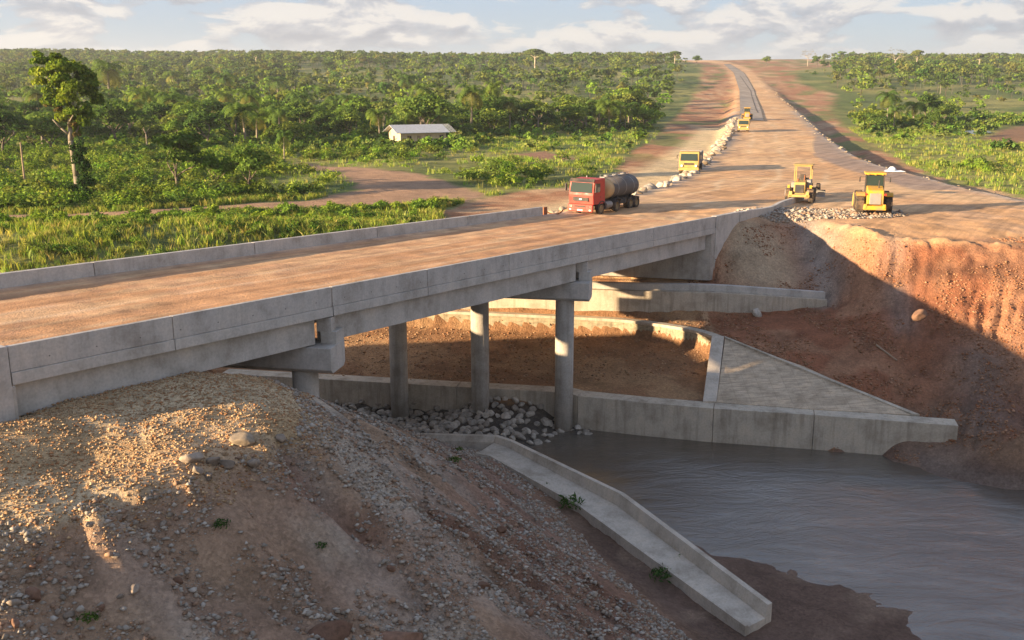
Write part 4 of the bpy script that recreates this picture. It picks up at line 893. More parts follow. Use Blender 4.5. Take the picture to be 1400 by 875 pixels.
# ------------------------------------------------------------------ vegetation
GREENS = np.array([[.075, .135, .028], [.105, .175, .032], [.15, .22, .04], [.055, .10, .028], [.20, .25, .05]])
def leaf_quads(C, S, r, out=None, up=.35, asp=.6):
    """C centres (n,3), S sizes (n,), loosely facing outward (out) and up -> verts (4n,3)"""
    n = len(C); N_ = r.normal(size=(n, 3)); 
    if out is not None: N_ = N_ * .75 + out * 1.0
    N_[:, 2] += up; N_ /= np.linalg.norm(N_, axis=1)[:, None] + 1e-9
    T = np.cross(N_, r.normal(size=(n, 3))); T /= np.linalg.norm(T, axis=1)[:, None] + 1e-9; B = np.cross(N_, T)
    a = T * S[:, None]; b = B * (S * asp)[:, None]
    return np.stack([C - a, C - b * 1.0 + a * .1, C + a, C + b + a * .1], 1).reshape(-1, 3)
def crown_pts(lobes, n, r, shell=.55):
    """lobes: list of (cx,cy,cz,rx,ry,rz)"""
    L = np.array(lobes, float); vol = (L[:, 3] * L[:, 4] * L[:, 5]) ** .8; k = r.choice(len(L), n, p=vol / vol.sum())
    d = r.normal(size=(n, 3)); d /= np.linalg.norm(d, axis=1)[:, None]; d[:, 2] = np.where(d[:, 2] < -.3, -d[:, 2] * .5, d[:, 2])
    rad = shell + (1 - shell) * r.rand(n) ** .6; rad *= (.82 + .36 * vn(d[:, 0] * 3 + k * 7.1 + 50, d[:, 1] * 3 + d[:, 2] * 2 + 50, 5))
    return L[k, :3] + d * rad[:, None] * L[k, 3:6], d, k
def leaf_cols(n, r, k=None, pal=None, lo=0, hi=None):
    pal = GREENS if pal is None else pal; kk = r.randint(0, len(pal), n) if k is None else k
    c = pal[r.randint(0, len(pal), n)] * .55 + pal[kk % len(pal)] * .45
    return np.repeat(c * r.uniform(.75, 1.3, (n, 1)), 4, 0)
def foliage_mesh(name, lobes, n, size, r, pal=None, shell=.5, mat='leaf', up=.3, asp=.6):
    C, d, k = crown_pts(lobes, n, r, shell); S = size * r.uniform(.6, 1.35, n)
    P = leaf_quads(C, S, r, d, up, asp); F_ = np.arange(4 * n).reshape(n, 4)
    me = fast_mesh(name, P, F_, leaf_cols(n, r, k, pal)); me.materials.append(M[mat]); return me
def trunk_mesh(name, segs, mat='bark', n=8):
    """segs: list of (p0, p1, r0, r1)"""
    m = MB()
    for p0, p1, r0, r1 in segs: m.cyl(p0, p1, r0, r1, n, True)
    me = bpy.data.meshes.new(name); me.from_pydata(m.v, [], m.f); me.materials.append(M[mat]); me.polygons.foreach_set('use_smooth', [len(f) == 4 for f in m.f]); return me
def limb(m, p, d, L, r, rr, depth, tips):
    q = p
    for i in range(3):
        nd = d + rr.normal(size=3) * .18; nd /= np.linalg.norm(nd); nq = q + nd * L / 3; r1 = r * (.82); m.append((tuple(q), tuple(nq), r, r1)); q, d, r = nq, nd, r1
    if depth == 0: tips.append(q); return
    for k in range(rr.randint(2, 4)):
        nd = d + rr.normal(size=3) * .65; nd[2] = abs(nd[2]) * .6 + .15; nd /= np.linalg.norm(nd); limb(m, q, nd, L * .68, r * .72, rr, depth - 1, tips)
PROTO = {}
def proto_broad(key, seed, H, trunkh, spread, nl, nleaf, size, pal=None, flat=.7, mat='bark', depth=2):
    r = np.random.RandomState(seed); segs = []; tips = []
    top = np.array([r.uniform(-.3, .3), r.uniform(-.3, .3), trunkh]); base = np.zeros(3); r0 = .022 * H + .05
    segs.append(((0, 0, -.6), tuple(base), r0 * 1.25, r0)); mid = (base + top) / 2 + np.array([r.uniform(-.15, .15), 0, 0]); segs.append((tuple(base), tuple(mid), r0, r0 * .85)); segs.append((tuple(mid), tuple(top), r0 * .85, r0 * .7))
    for k in range(4):
        a = k * 1.6 + r.rand(); nd = np.array([cos(a) * .7, sin(a) * .7, .8]); nd /= np.linalg.norm(nd); limb(segs, top, nd, (H - trunkh) * .42, r0 * .5, r, depth - 1, tips)
    lobes = []
    for k in range(nl):
        if k < len(tips): t = tips[k % len(tips)]; cx, cy, cz = t
        else: a = r.uniform(0, 6.28); q = r.rand() ** .5 * spread * .62; cx, cy = q * cos(a), q * sin(a); cz = trunkh + (H - trunkh) * r.uniform(.25, .78)
        rad = spread * r.uniform(.26, .46); q = math.hypot(cx, cy)
        if q > spread * .75: cx *= spread * .75 / q; cy *= spread * .75 / q
        cz = min(cz, H - rad * flat * .9); lobes.append((cx, cy, cz, rad, rad, rad * flat))
    PROTO[key] = (foliage_mesh(key + '_crown', lobes, nleaf, size, r, pal), trunk_mesh(key + '_trunk', segs, mat), H)
DK = np.array([[.045, .09, .025], [.065, .12, .028], [.09, .15, .033]]); OL = np.array([[.12, .165, .045], [.17, .205, .055], [.09, .13, .038]]); BR_ = np.array([[.15, .25, .035], [.115, .195, .032], [.22, .29, .05]])
M['bark_d'] = m_simple('bark_dark', (.15, .12, .09), .9, 0, .4, dirtc=(.08, .07, .05))
proto_broad('broad_a', 1, 9, 2.2, 4.6, 15, 2300, .30, None, .8, 'bark_d')
proto_broad('broad_b', 2, 10, 2.4, 4.0, 15, 2300, .30, DK, .9, 'bark_d')
proto_broad('broad_c', 3, 8, 1.6, 4.4, 14, 2100, .29, BR_, .8, 'bark_d')
proto_broad('broad_d', 4, 11, 5.0, 4.2, 10, 1200, .38, OL, .55)
proto_broad('broad_e', 5, 7, .6, 4.4, 15, 2200, .28, None, .8, 'bark_d')
proto_broad('spread_f', 6, 14, 8.2, 5.6, 12, 1500, .42, OL, .42, 'bark_p', 2)
def proto_palm(key, seed, H, nf=22, fl=3.6):
    r = np.random.RandomState(seed); m = MB(); R = []
    for i in range(9):
        t = i / 8; rad = .26 - .10 * t; R.append([(rad * cos(a) + .25 * t * t, rad * sin(a), -.5 + (H - fl * .45 + .5) * t) for a in np.linspace(0, 2 * pi, 9)[:-1]])
    m.rings(R); tm = bpy.data.meshes.new(key + '_trunk'); tm.from_pydata(m.v, [], m.f); tm.materials.append(M['bark'])
    V3 = []; F3 = []; C3 = []; hz = H - fl * .45
    for k in range(nf):
        a = k * 2.399 + r.uniform(-.2, .2); e0 = r.uniform(-.25, 1.25); L = fl * r.uniform(.85, 1.1); p = np.array([.25, 0, hz]); el = e0; tone = r.uniform(.7, 1.25)
        col = np.array([.10, .165, .035]) * tone if e0 > .1 else np.array([.15, .16, .045]) * tone
        ns = 9
        for s_ in range(ns):
            el -= .13 + .06 * s_ * .5; d = np.array([cos(a) * cos(el), sin(a) * cos(el), sin(el)]); q = p + d * L / ns; side = np.array([-sin(a), cos(a), 0.0])
            w_ = .85 * math.sin(pi * (s_ + .9) / (ns + .8)) + .12
            for sg in (-1, 1):
                for h_ in (0, .5):
                    b = p + (q - p) * h_; tip = b + side * sg * w_ + d * .22 * w_ - np.array([0, 0, 1]) * w_ * r.uniform(.25, .6)
                    i0 = len(V3); V3 += [b, b + (q - p) * .38, tip + (q - p) * .12, tip]; F3.append((i0, i0 + 1, i0 + 2, i0 + 3)); C3 += [col] * 4
            p = q
    me = fast_mesh(key + '_fronds', np.array(V3), np.array(F3), np.array(C3)); me.materials.append(M['leaf']); PROTO[key] = (me, tm, H)
proto_palm('palm_a', 11, 10, 26, 4.3); proto_palm('palm_b', 12, 8, 24, 4.3); proto_palm('palm_c', 13, 6.5, 20, 4.0)
def proto_bare(key, seed, H):
    r = np.random.RandomState(seed); segs = []; tips = []; segs.append(((0, 0, -.6), (0, 0, H * .45), .4, .26))
    for k in range(6):
        a = k * 1.05; nd = np.array([cos(a) * .75, sin(a) * .75, .7]); nd /= np.linalg.norm(nd); limb(segs, np.array([0, 0, H * .45]), nd, H * .30, .15, r, 2, tips)
    lobes = [(t[0], t[1], t[2], .8, .8, .6) for t in tips[:40]]
    PROTO[key] = (foliage_mesh(key + '_crown', lobes, 420, .22, r, np.array([[.16, .15, .08], [.2, .17, .1]])), trunk_mesh(key + '_trunk', segs, 'bark_p', 6), H)
proto_bare('bare', 21, 14)
def tree(kind, x, y, h, label, group=None, name=None, cat='tree', z=None, wide=1.0):
    cm, tm, H = PROTO[kind]; s_ = h / H
    palm = kind.startswith('palm'); nm = name or ('palm_tree' if palm else 'tree')
    e = bpy.data.objects.new(nm, None); COL.objects.link(e); e.location = (x, y, gz(x, y, False) if z is None else z); e.rotation_euler = (0, 0, random.uniform(0, 6.28)); e.scale = (s_ * wide, s_ * wide, s_); tag(e, label, 'palm' if palm else cat, group)
    for me, pn in ((cm, 'fronds' if palm else 'crown'), (tm, 'trunk')):
        o = bpy.data.objects.new(pn, me); COL.objects.link(o); o.parent = e
    return e
def on_plain(px, py): return GP(px, py, Dplain)
# the trees one can point to
def pin(kind, px, base, top, label, wide=1.0, name=None):
    x, y, z = on_plain(px, base); z = gz(x, y, False); h = (base - top) / F * y * 1.0
    return tree(kind, x, y, h, label, None, name, z=z, wide=wide)
pin('broad_b', 245, 266, 172, 'dark bushy tree just right of the tall pale-trunked tree', 1.05)
pin('broad_c', 299, 264, 203, 'small round bright green tree, left one of the pair by the dirt track')
pin('broad_a', 342, 266, 198, 'small round green tree with forked pale trunk, right of the pair by the track')
pin('broad_b', 4, 216, 146, 'dark tree cut by the left edge of the photo', 1.3)
pin('broad_a', 70, 214, 156, 'mid-green tree just left of the tall pale-trunked tree', 1.25)
pin('broad_d', 201, 206, 158, 'slender thin-trunked tree in the scrub right of the tall tree', .8)
pin('palm_b', 389, 220, 176, 'short palm at the head of the dirt track', .75)
pin('broad_d', 884, 172, 134, 'lone tree with a bare leaning trunk near the left verge of the haul road', 1.2)
pin('broad_c', 880, 176, 143, 'bright round tree beside the red verge of the haul road', 1.4)
pin('spread_f', 731, 101, 64, 'great spreading tree standing high above the skyline forest', 1.25)
pin('spread_f', 922, 98, 71, 'flat-topped tree on the skyline just left of the road crest', 1.0)
pin('broad_a', 952, 91, 78, 'small round tree alone on the crest beside the road')
pin('broad_a', 1048, 93, 79, 'tiny round tree on the red crest right of the road')
pin('bare', 1104, 92, 70, 'pale nearly leafless tree on the crest, right of the road', .9)
pin('broad_b', 1116, 96, 78, 'dark round tree beside the pale leafless tree on the crest')
pin('bare', 1223, 96, 66, 'pale leafless tree rising over the right-hand forest', 1.0)
pin('spread_f', 1253, 96, 65, 'dark flat-crowned tree right of the pale leafless tree', .9)
pin('spread_f', 1286, 98, 70, 'second flat-crowned tree along the right-hand skyline', .8)
pin('spread_f', 1338, 98, 70, 'third flat-crowned tree along the right-hand skyline', .8)
pin('broad_d', 1285, 130, 111, 'small lone tree with a visible stem on the open right-hand slope', .9)
pin('palm_a', 675, 172, 110, 'tall palm standing to the right above the tin-roofed house', .8)
pin('palm_a', 558, 148, 101, 'palm rising from the forest behind the tin-roofed house', 1.0)
pin('palm_a', 310, 147, 99, 'slim pale-trunked palm in the left-hand forest')
pin('palm_b', 237, 127, 95, 'palm in the left-hand forest with arching fronds, right of the tall tree', 1.1)
pin('palm_a', 152, 160, 82, 'tall palm directly behind the tall pale-trunked tree', 1.0)
pin('broad_b', 285, 130, 88, 'dark round-topped tree above the palms in the left-hand forest', .8)
pin('palm_b', 381, 142, 104, 'palm half sunk in the forest left of the photo centre', 1.1)
pin('palm_b', 503, 130, 108, 'dark palm head showing over the forest behind the house', 1.2)
pin('spread_f', 351, 100, 69, 'umbrella-crowned tree on the left skyline')
# the tall pale-trunked tree
def hero():
    x, y, _ = on_plain(101, 275); z = gz(x, y, False); r = np.random.RandomState(77); segs = []; k = y / F * .95
    def P(px, py, dy=0): return np.array([(px - 101) * k, dy, (275 - py) * k])
    root = empty('tall_tree', (x + .7, y, z), 0, 'tall pale-trunked tree with a high ragged crown and ivy at its foot', 'tree')
    main = [P(101, 281), P(100, 240), P(99, 215), P(97, 190), P(98, 172), P(98, 150), P(97, 130)]
    rad = [.42, .36, .33, .30, .25, .2, .14]
    for a, b, r0, r1 in zip(main[:-1], main[1:], rad[:-1], rad[1:]): segs.append((a, b, r0, r1))
    for pts, r0 in (([P(97, 182), P(88, 172, -.6), P(80, 160, -1)], .16), ([P(99, 188), P(105, 176, .5), P(112, 160, .6)], .15), ([P(98, 150), P(88, 118, .8), P(78, 104, 1)], .13), ([P(97, 132), P(104, 112), P(112, 92, .4)], .12), ([P(97, 165), P(112, 150, -1), P(124, 140, -1.2)], .10), ([P(88, 118), P(70, 100), P(60, 92)], .08), ([P(99, 150), P(108, 122, 1.2), P(124, 108, 1.5)], .1)):
        for a, b in zip(pts[:-1], pts[1:]): segs.append((a, b, r0, r0 * .7)); r0 *= .7
    o = bpy.data.objects.new('trunk', trunk_mesh('trunk', segs, 'bark', 10)); COL.objects.link(o); o.parent = root
    def lob(px, py, rpx, rpy, dy=0): p = P(px, py, dy); return (p[0], p[1], p[2], rpx * k, rpx * k * .9, rpy * k)
    L = [lob(66, 82, 13, 9), lob(84, 84, 17, 11, 1), lob(106, 92, 19, 12, .5), lob(122, 103, 16, 13, 1), lob(72, 98, 16, 9, -.5), lob(60, 96, 11, 8), lob(96, 104, 15, 9, -1), lob(112, 118, 15, 14, -1), lob(126, 124, 13, 16, .8), lob(104, 132, 14, 12, -1.2), lob(122, 146, 11, 11, -.5), lob(108, 150, 13, 9, -1), lob(92, 120, 9, 7, .5), lob(133, 136, 10, 14, 1.3), lob(60, 110, 10, 9, .4), lob(70, 122, 9, 8, .5), lob(114, 166, 11, 10, .3), lob(98, 176, 10, 8, 1), lob(76, 136, 12, 11, -.6), lob(90, 158, 13, 11, .4), lob(118, 156, 13, 12, .8), lob(130, 112, 12, 10, .5), lob(94, 90, 16, 11, -1), lob(82, 112, 13, 10, .6), lob(84, 128, 12, 10, 1), lob(96, 138, 12, 11, -1), lob(108, 166, 10, 9, .5), lob(63, 72, 7, 5), lob(88, 74, 8, 5)]
    me = foliage_mesh('crown', L, 21000, .20, r, np.array([[.07, .14, .028], [.11, .19, .03], [.17, .25, .04], [.055, .10, .025], [.22, .28, .045]]), .4); o = bpy.data.objects.new('crown', me); COL.objects.link(o); o.parent = root
    L = [lob(73, 140, 9, 11), lob(84, 148, 8, 9), lob(88, 162, 7, 6), lob(104, 168, 9, 9), lob(106, 182, 7, 6)]
    me = foliage_mesh('crown', L, 900, .16, r, np.array([[.12, .085, .05], [.08, .075, .03], [.07, .09, .025]]), .3); o = bpy.data.objects.new('dry_foliage', me); COL.objects.link(o); o.parent = root
    L = [lob(109, 205, 6, 13), lob(111, 228, 8, 15), lob(112, 250, 9, 15), lob(106, 264, 11, 9), lob(98, 200, 4, 8), lob(92, 258, 8, 8), lob(104, 218, 6, 14)]
    me = foliage_mesh('crown', [(a_[0] + .3, a_[1] - .6, a_[2], a_[3] * 1.4, a_[4] * 1.4, a_[5] * 1.15) for a_ in L], 3600, .16, r, np.array([[.025, .055, .016], [.04, .08, .02]]), .3); o = bpy.data.objects.new('ivy', me); COL.objects.link(o); o.parent = root
hero()
# forest trees, each its own object up to 300, the rest of the far woods as one mass
def zone_ok(x, y, road_gap=10):
    a = poly_sd(x, y, BARE) > road_gap * np.clip(y / 700, .12, 1); b = poly_sd(x, y, PLAT) > 6
    t = poly_sd(x, y, TRACK) > 2.6; p = (poly_sd(x, y, POND) > 2) & (poly_sd(x, y, BARE3) > 2) & (poly_sd(x, y, BARE2) > 1)
    return a & b & t & p
HOUSE = on_plain(571, 197)
ROADX = lambda y: np.interp(y, [p[1] for p in PL], [p[0] for p in PL])
def dens_forest(x, y):
    """0..1 density of trees at a place"""
    left = x < ROADX(y)
    n = fbm(x / 70 + 5, y / 45, 91, 3); n2 = fbm(x / 30, y / 26, 92, 3)
    pxx = 700 + F * x / y
    dl = sstep(230, 300, y) * sstep(.36, .50, n) * np.where(pxx < 400, 1, .55) + sstep(255, 275, y) * (1 - sstep(350, 400, y)) * (pxx > 430) * (pxx < 900) * .9 + (pxx < 420) * sstep(215, 260, y) * .9
    dl = np.maximum(dl, sstep(900, 1150, y) * .9 * sstep(.3, .42, n))
    dl *= 1 - .97 * (np.exp(-((y - 550) / 60) ** 2) * sstep(.4, .5, n2) + np.exp(-((y - 850) / 75) ** 2) * sstep(.38, .5, n2)).clip(0, 1)
    dr = sstep(520, 900, y) * .95 * sstep(.34, .45, n) + sstep(300, 345, y) * (1 - sstep(430, 520, y)) * (pxx < 1290) * sstep(.4, .52, n) * .8
    dr *= np.where((pxx < 1110 + 0 * x), .05, 1) * np.where((pxx < 1135) & (y > 700), .3, 1)
    d = np.where(left, dl, dr)
    return d * np.where(poly_sd(x, y, CLEARL) < 3, 0, 1) * (np.hypot(x - HOUSE[0], y - HOUSE[1] + 8) > 17)
def scatter(n, y0, y1, seed, dens, gap=10, power=1.0):
    r = np.random.RandomState(seed); y = y0 + (y1 - y0) * r.rand(n) ** power; lim = y * .60 + 12; x = r.uniform(-1, 1, n) * lim
    k = r.rand(n) < dens(x, y); x, y = x[k], y[k]; k = zone_ok(x, y, gap); return x[k], y[k]
x, y = scatter(2600, 215, 620, 5, dens_forest, 14)
o_ = np.argsort(y); x, y = x[o_], y[o_]
# thin so that crowns do not pile up
kx = []; 
for a, b in zip(x, y):
    if all((a - c) ** 2 + (b - d) ** 2 > 5.5 ** 2 for c, d in kx[-160:]): kx.append((a, b))
KIND = {'broad_a': 'round leafy green tree in the mixed forest beyond the road', 'broad_b': 'dark dense tree in the mixed forest beyond the road', 'broad_c': 'bright green bushy tree in the mixed forest beyond the road', 'broad_d': 'olive open-crowned tree in the mixed forest beyond the road', 'broad_e': 'low wide leafy tree in the mixed forest beyond the road'}
GR = {'broad_a': 'round green forest trees', 'broad_b': 'dark forest trees', 'broad_c': 'bright bushy forest trees', 'broad_d': 'olive open forest trees', 'broad_e': 'low wide forest trees'}
rt = random.Random(3); far_extra = []
hz_ = height(np.array([p[0] for p in kx]), np.array([p[1] for p in kx]), False)
for i, ((a, b), z_) in enumerate(zip(kx, hz_)):
    if i < 300:
        if rt.random() < .26: k = rt.choice(['palm_a', 'palm_b', 'palm_b', 'palm_c']); h = rt.uniform(10, 15) if k == 'palm_a' else rt.uniform(7.5, 11); tree(k, a, b, h, 'palm with arching fronds standing among the forest trees beyond the road', 'palms in the forest', z=z_)
        else:
            k = rt.choice(['broad_a', 'broad_b', 'broad_b', 'broad_c', 'broad_d', 'broad_e', 'broad_e', 'broad_e']); h = rt.triangular(4.5, 13.5, 7.5) * (.75 if k == 'broad_e' else 1); tree(k, a, b, h, KIND[k], GR[k], z=z_, wide=rt.uniform(1.0, 1.35))
    else: far_extra.append((a, b))
def mass(name, XY, tmpl, label, cat, hr, seed, mat='leaf', squash=(1, 1), dark=1.0):
    """one merged mesh: tmpl is a list of (verts(k*4,3), cols) of unit-height clumps"""
    r = np.random.RandomState(seed); VS = []; CS = []
    XY = np.array(XY); z = height(XY[:, 0], XY[:, 1], False); idx = r.randint(0, len(tmpl), len(XY))
    for t in range(len(tmpl)):
        s = idx == t; n = s.sum()
        if not n: continue
        TV, TC = tmpl[t]; h = r.uniform(hr[0], hr[1], n); wd = h * r.uniform(.85, 1.25, n); a = r.uniform(0, 6.28, n)
        X = TV[None, :, 0] * np.cos(a)[:, None] - TV[None, :, 1] * np.sin(a)[:, None]; Y_ = TV[None, :, 0] * np.sin(a)[:, None] + TV[None, :, 1] * np.cos(a)[:, None]
        P = np.stack([X * wd[:, None] + XY[s, 0][:, None], Y_ * wd[:, None] + XY[s, 1][:, None], TV[None, :, 2] * h[:, None] + z[s][:, None]], -1)
        tone = r.uniform(.72, 1.3, (n, 1, 1)) * np.array([1, 1, 1]) * (1 + r.uniform(-.12, .12, (n, 1, 3))) * dark
        VS.append(P.reshape(-1, 3)); CS.append((TC[None] * tone).reshape(-1, 3))
    V_ = np.concatenate(VS); me = fast_mesh(name, V_, np.arange(len(V_)).reshape(-1, 4), np.concatenate(CS)); me.materials.append(M[mat]); o = bpy.data.objects.new(name, me); COL.objects.link(o); return tag(o, label, cat, None, 'stuff')
def clump(seed, n, size, pal, lobes, shell=.5, up=.3, asp=.65, stem=False):
    r = np.random.RandomState(seed); C, d, k = crown_pts(lobes, n, r, shell); P = leaf_quads(C, size * r.uniform(.6, 1.4, n), r, d, up, asp); cc = leaf_cols(n, r, k, pal)
    if stem:
        s = np.array([[-.02, 0, -.05], [.02, 0, -.05], [.015, 0, .5], [-.015, 0, .5], [0, -.02, -.05], [0, .02, -.05], [0, .015, .5], [0, -.015, .5]]); P = np.concatenate([P, s]); cc = np.concatenate([cc, np.full((8, 3), .14)])
    return P, cc
def tree_lobes(seed, trunkf=.3, spread=.42, nl=7, flat=.65):
    r = np.random.RandomState(seed); out = []
    for k in range(nl):
        a = r.uniform(0, 6.28); q = r.rand() ** .5 * spread * .7; rad = spread * r.uniform(.32, .55); out.append((q * cos(a), q * sin(a), min(trunkf + (1 - trunkf) * r.uniform(.2, .9), 1 - rad * flat), rad, rad, rad * flat))
    return out
FT = [clump(31 + i, 130, .075, [GREENS, DK, OL, BR_, DK, OL][i], tree_lobes(31 + i, [.25, .35, .5, .2, .15, .45][i], [.45, .42, .4, .5, .55, .5][i]), .5, stem=True) for i in range(6)]
FT = [(p_, c_ * .9) for p_, c_ in FT]
def palm_clump(seed):
    r = np.random.RandomState(seed); P = []
    for k in range(16):
        a = k * 2.4; e = r.uniform(-.1, 1.1); p = np.array([0, 0, .78]); L = .34
        for s_ in range(4):
            e -= .32; d = np.array([cos(a) * cos(e), sin(a) * cos(e), sin(e)]); q = p + d * L / 4; sd = np.array([-sin(a), cos(a), -.35]) * .045; sd2 = np.array([sin(a), -cos(a), -.35]) * .045
            P += [p, q, q + sd, p + sd, p, q, q + sd2, p + sd2]; p = q
    P += [(-.02, 0, -.05), (.02, 0, -.05), (.015, 0, .8), (-.015, 0, .8), (0, -.02, -.05), (0, .02, -.05), (0, .015, .8), (0, -.015, .8)]
    P = np.array(P); C = np.tile(np.array([.075, .10, .03]), (len(P), 1)); C[-8:] = .16; return P, C
PC = [palm_clump(1), palm_clump(2)]
x, y = scatter(24000, 600, 1750, 6, dens_forest, 16, .8)
XY = list(zip(x, y)) + far_extra; rt.shuffle(XY)
mass('far_forest', XY[:9000], FT + FT[:3] + PC[:1], 'far forest of mixed trees rolling up to the skyline', 'forest', (5.5, 13), 7, dark=1.0)
# scrub: leafy bushes and undergrowth over the plain
SBN = [clump(161 + i, 150, .095, [BR_, GREENS, DK, OL, BR_, GREENS][i], [(0, 0, .35, .5, .5, .5), (.35, .1, .3, .35, .3, .35), (-.3, -.15, .3, .35, .35, .4), (.05, -.35, .25, .3, .3, .3), (0, .3, .5, .3, .3, .4), (.4, -.4, .55 - .1 * i, .22, .2, .3)], .35, .4, .5) for i in range(6)]
SB = [clump(61 + i, 60, .17, [BR_, GREENS, DK, OL, BR_][i], [(0, 0, .35, .5, .5, .5), (.35, .1, .3, .35, .3, .35), (-.3, -.15, .3, .35, .35, .4), (.05, -.35, .25, .3, .3, .3), (0, .3, .5, .3, .3, .4)], .45, .4) for i in range(5)]
def dens_scrub(x, y):
    left = x < ROADX(y); pxx = 700 + F * x / y
    n = fbm(x / 16, y / 16, 95, 3); n2 = fbm(x / 45, y / 40, 96, 3)
    dl = np.where(y < 205, sstep(.36, .52, n) * np.where(pxx < 480, 1.0, .8), .35 + .5 * sstep(.4, .6, n))
    dl = np.where(poly_sd(x, y, CLEARL) < 0, dl * .10, dl)
    dr = sstep(250, 330, y) * (.3 + .5 * sstep(.4, .6, n)) + sstep(.52, .62, n) * .25
    far = 1 - .5 * sstep(500, 900, y)
    return np.where(left, dl, dr) * far * (np.hypot(x - HOUSE[0], y - HOUSE[1]) > 11)
x, y = scatter(16000, 112, 430, 8, dens_scrub, 9, 1.15)
k = (y > 118) | (x < -30); x, y = x[k], y[k]
kn = y < 215
mass('scrub', list(zip(x[kn], y[kn])), SBN, 'leafy green scrub on the nearer plain around the dirt track', 'scrub', (.8, 2.6), 9)
mass('scrub', list(zip(x[~kn], y[~kn])), SB, 'leafy green scrub covering the plain further out on both sides', 'scrub', (1.0, 2.9), 19)
x, y = scatter(5200, 430, 1500, 10, lambda a, b: dens_scrub(a, b) * .8, 12, .9)
mass('scrub', list(zip(x, y)), SB, 'distant low bushes dotted over the rising grassland', 'scrub', (1.4, 4.0), 12)
# long grass: blades in tufts
def tuft(seed, n, pal, w=.03, spread=.5):
    r = np.random.RandomState(seed); P = []; C = []
    for i in range(n):
        a = r.uniform(0, 6.28); q = r.rand() ** .5 * spread; b = np.array([q * cos(a), q * sin(a), -.05]); h = r.uniform(.55, 1.0); lean = np.array([r.normal() * .22, r.normal() * .22, 0]); s_ = np.array([cos(a + 1.5), sin(a + 1.5), 0]) * w * r.uniform(.7, 1.6); m_ = b + lean * .35 + np.array([0, 0, h * .6]); t = b + lean + np.array([0, 0, h])
        P += [b - s_, b + s_, m_ + s_ * .8, m_ - s_ * .8, m_ - s_ * .8, m_ + s_ * .8, t + s_ * .1, t - s_ * .1]; c = pal[r.randint(0, len(pal))] * r.uniform(.8, 1.25); C += [c] * 8
    return np.array(P), np.array(C)
GP_ = np.array([[.18, .26, .045], [.24, .30, .06], [.13, .21, .04], [.30, .31, .10]]); GD = np.array([[.32, .32, .09], [.38, .35, .13], [.24, .29, .06]])
TF = [tuft(71, 16, GP_), tuft(72, 16, GP_), tuft(73, 16, GD), tuft(74, 14, GP_, .045)]
def grass_pts(n, y0, y1, seed, dens, lim=.58):
    r = np.random.RandomState(seed); y = r.uniform(y0, y1, n); x = r.uniform(-1, 1, n) * (y * lim + 5); k = r.rand(n) < dens(x, y); x, y = x[k], y[k]; k = (poly_sd(x, y, BARE) > .3) & (poly_sd(x, y, PLAT) > 3) & (poly_sd(x, y, TRACK) > .4) & (poly_sd(x, y, POND) > 1) & (poly_sd(x, y, BARE3) > 1.5) & (poly_sd(x, y, BARE2) > .5) & (poly_sd(x, y, PLAT) > 2); return x[k], y[k]
x, y = grass_pts(36000, 66, 128, 13, lambda a, b: (a < 0) * (.35 + .8 * sstep(.42, .55, fbm(a / 7, b / 7, 97, 3))))
z_ = height(x, y, False); k = z_ > 8.6; x, y = x[k], y[k]
mass('grass', list(zip(x, y)), TF, 'tall green grass along the strip behind the far parapet', 'grass', (.3, 1.0), 14, 'grass')
rr_ = np.random.RandomState(44); yy = rr_.uniform(80, 124, 5200); xx = rr_.uniform(-1, 0.02, 5200) * (yy * .58 + 5); kk = (rr_.rand(5200) < sstep(.40, .55, fbm(xx / 6, yy / 6, 99, 3))) & (poly_sd(xx, yy, TRACK) > .6) & (poly_sd(xx, yy, BARE) > .4) & (height(xx, yy, False) > 8.8) & (poly_sd(xx, yy, TRACK) > 1.6)
mass('scrub', list(zip(xx[kk], yy[kk])), SBN, 'low leafy weeds mixed into the grass strip behind the far parapet', 'scrub', (.4, 1.1), 45)
x, y = grass_pts(44000, 118, 330, 15, lambda a, b: np.where(a < ROADX(b), .25 + .6 * (poly_sd(a, b, CLEARL) < 2), .8) * (.3 + .9 * sstep(.4, .6, fbm(a / 12, b / 12, 98, 3))))
mass('grass', list(zip(x, y)), [tuft(75, 11, GP_, .05, .9), tuft(76, 11, GD, .05, .9), tuft(77, 11, GP_, .06, .9)], 'long yellow-green grass on the open meadows beside the road', 'grass', (.25, .95), 16, 'grass')
# bushes on the near strip, countable ones
PROTO['bush'] = (foliage_mesh('bush_crown', [(0, 0, .9, 1.0, 1.0, .9), (.7, .3, .7, .8, .7, .7), (-.7, -.2, .7, .8, .8, .7), (.1, -.6, .6, .7, .7, .6), (0, .5, 1.2, .6, .6, .6)], 520, .17, np.random.RandomState(5), BR_, .45), trunk_mesh('bush_trunk', [((0, 0, -.3), (0, 0, .9), .08, .05), ((0, 0, .1), (.5, .2, .9), .05, .03), ((0, 0, .1), (-.5, -.1, .8), .05, .03)]), 1.8)
rb = random.Random(8); nb_ = 0
while nb_ < 95:
    px = rb.uniform(0, 610); py = 330 - px * .075 + rb.uniform(-14, 10); 
    g_ = G(px, py, 9.7)
    if g_[1] < 80 or g_[1] > 128 or poly_sd(np.array([g_[0]]), np.array([g_[1]]), TRACK)[0] < 1.2: nb_ += .2; continue
    if poly_sd(np.array([g_[0]]), np.array([g_[1]]), BARE)[0] < .5: nb_ += .2; continue
    tree('bush', g_[0], g_[1], rb.uniform(.7, 1.35), 'leafy bush in the long grass behind the far parapet', 'bushes in the grass strip', 'bush', 'bush', wide=rb.uniform(.8, 1.3)); nb_ += 1
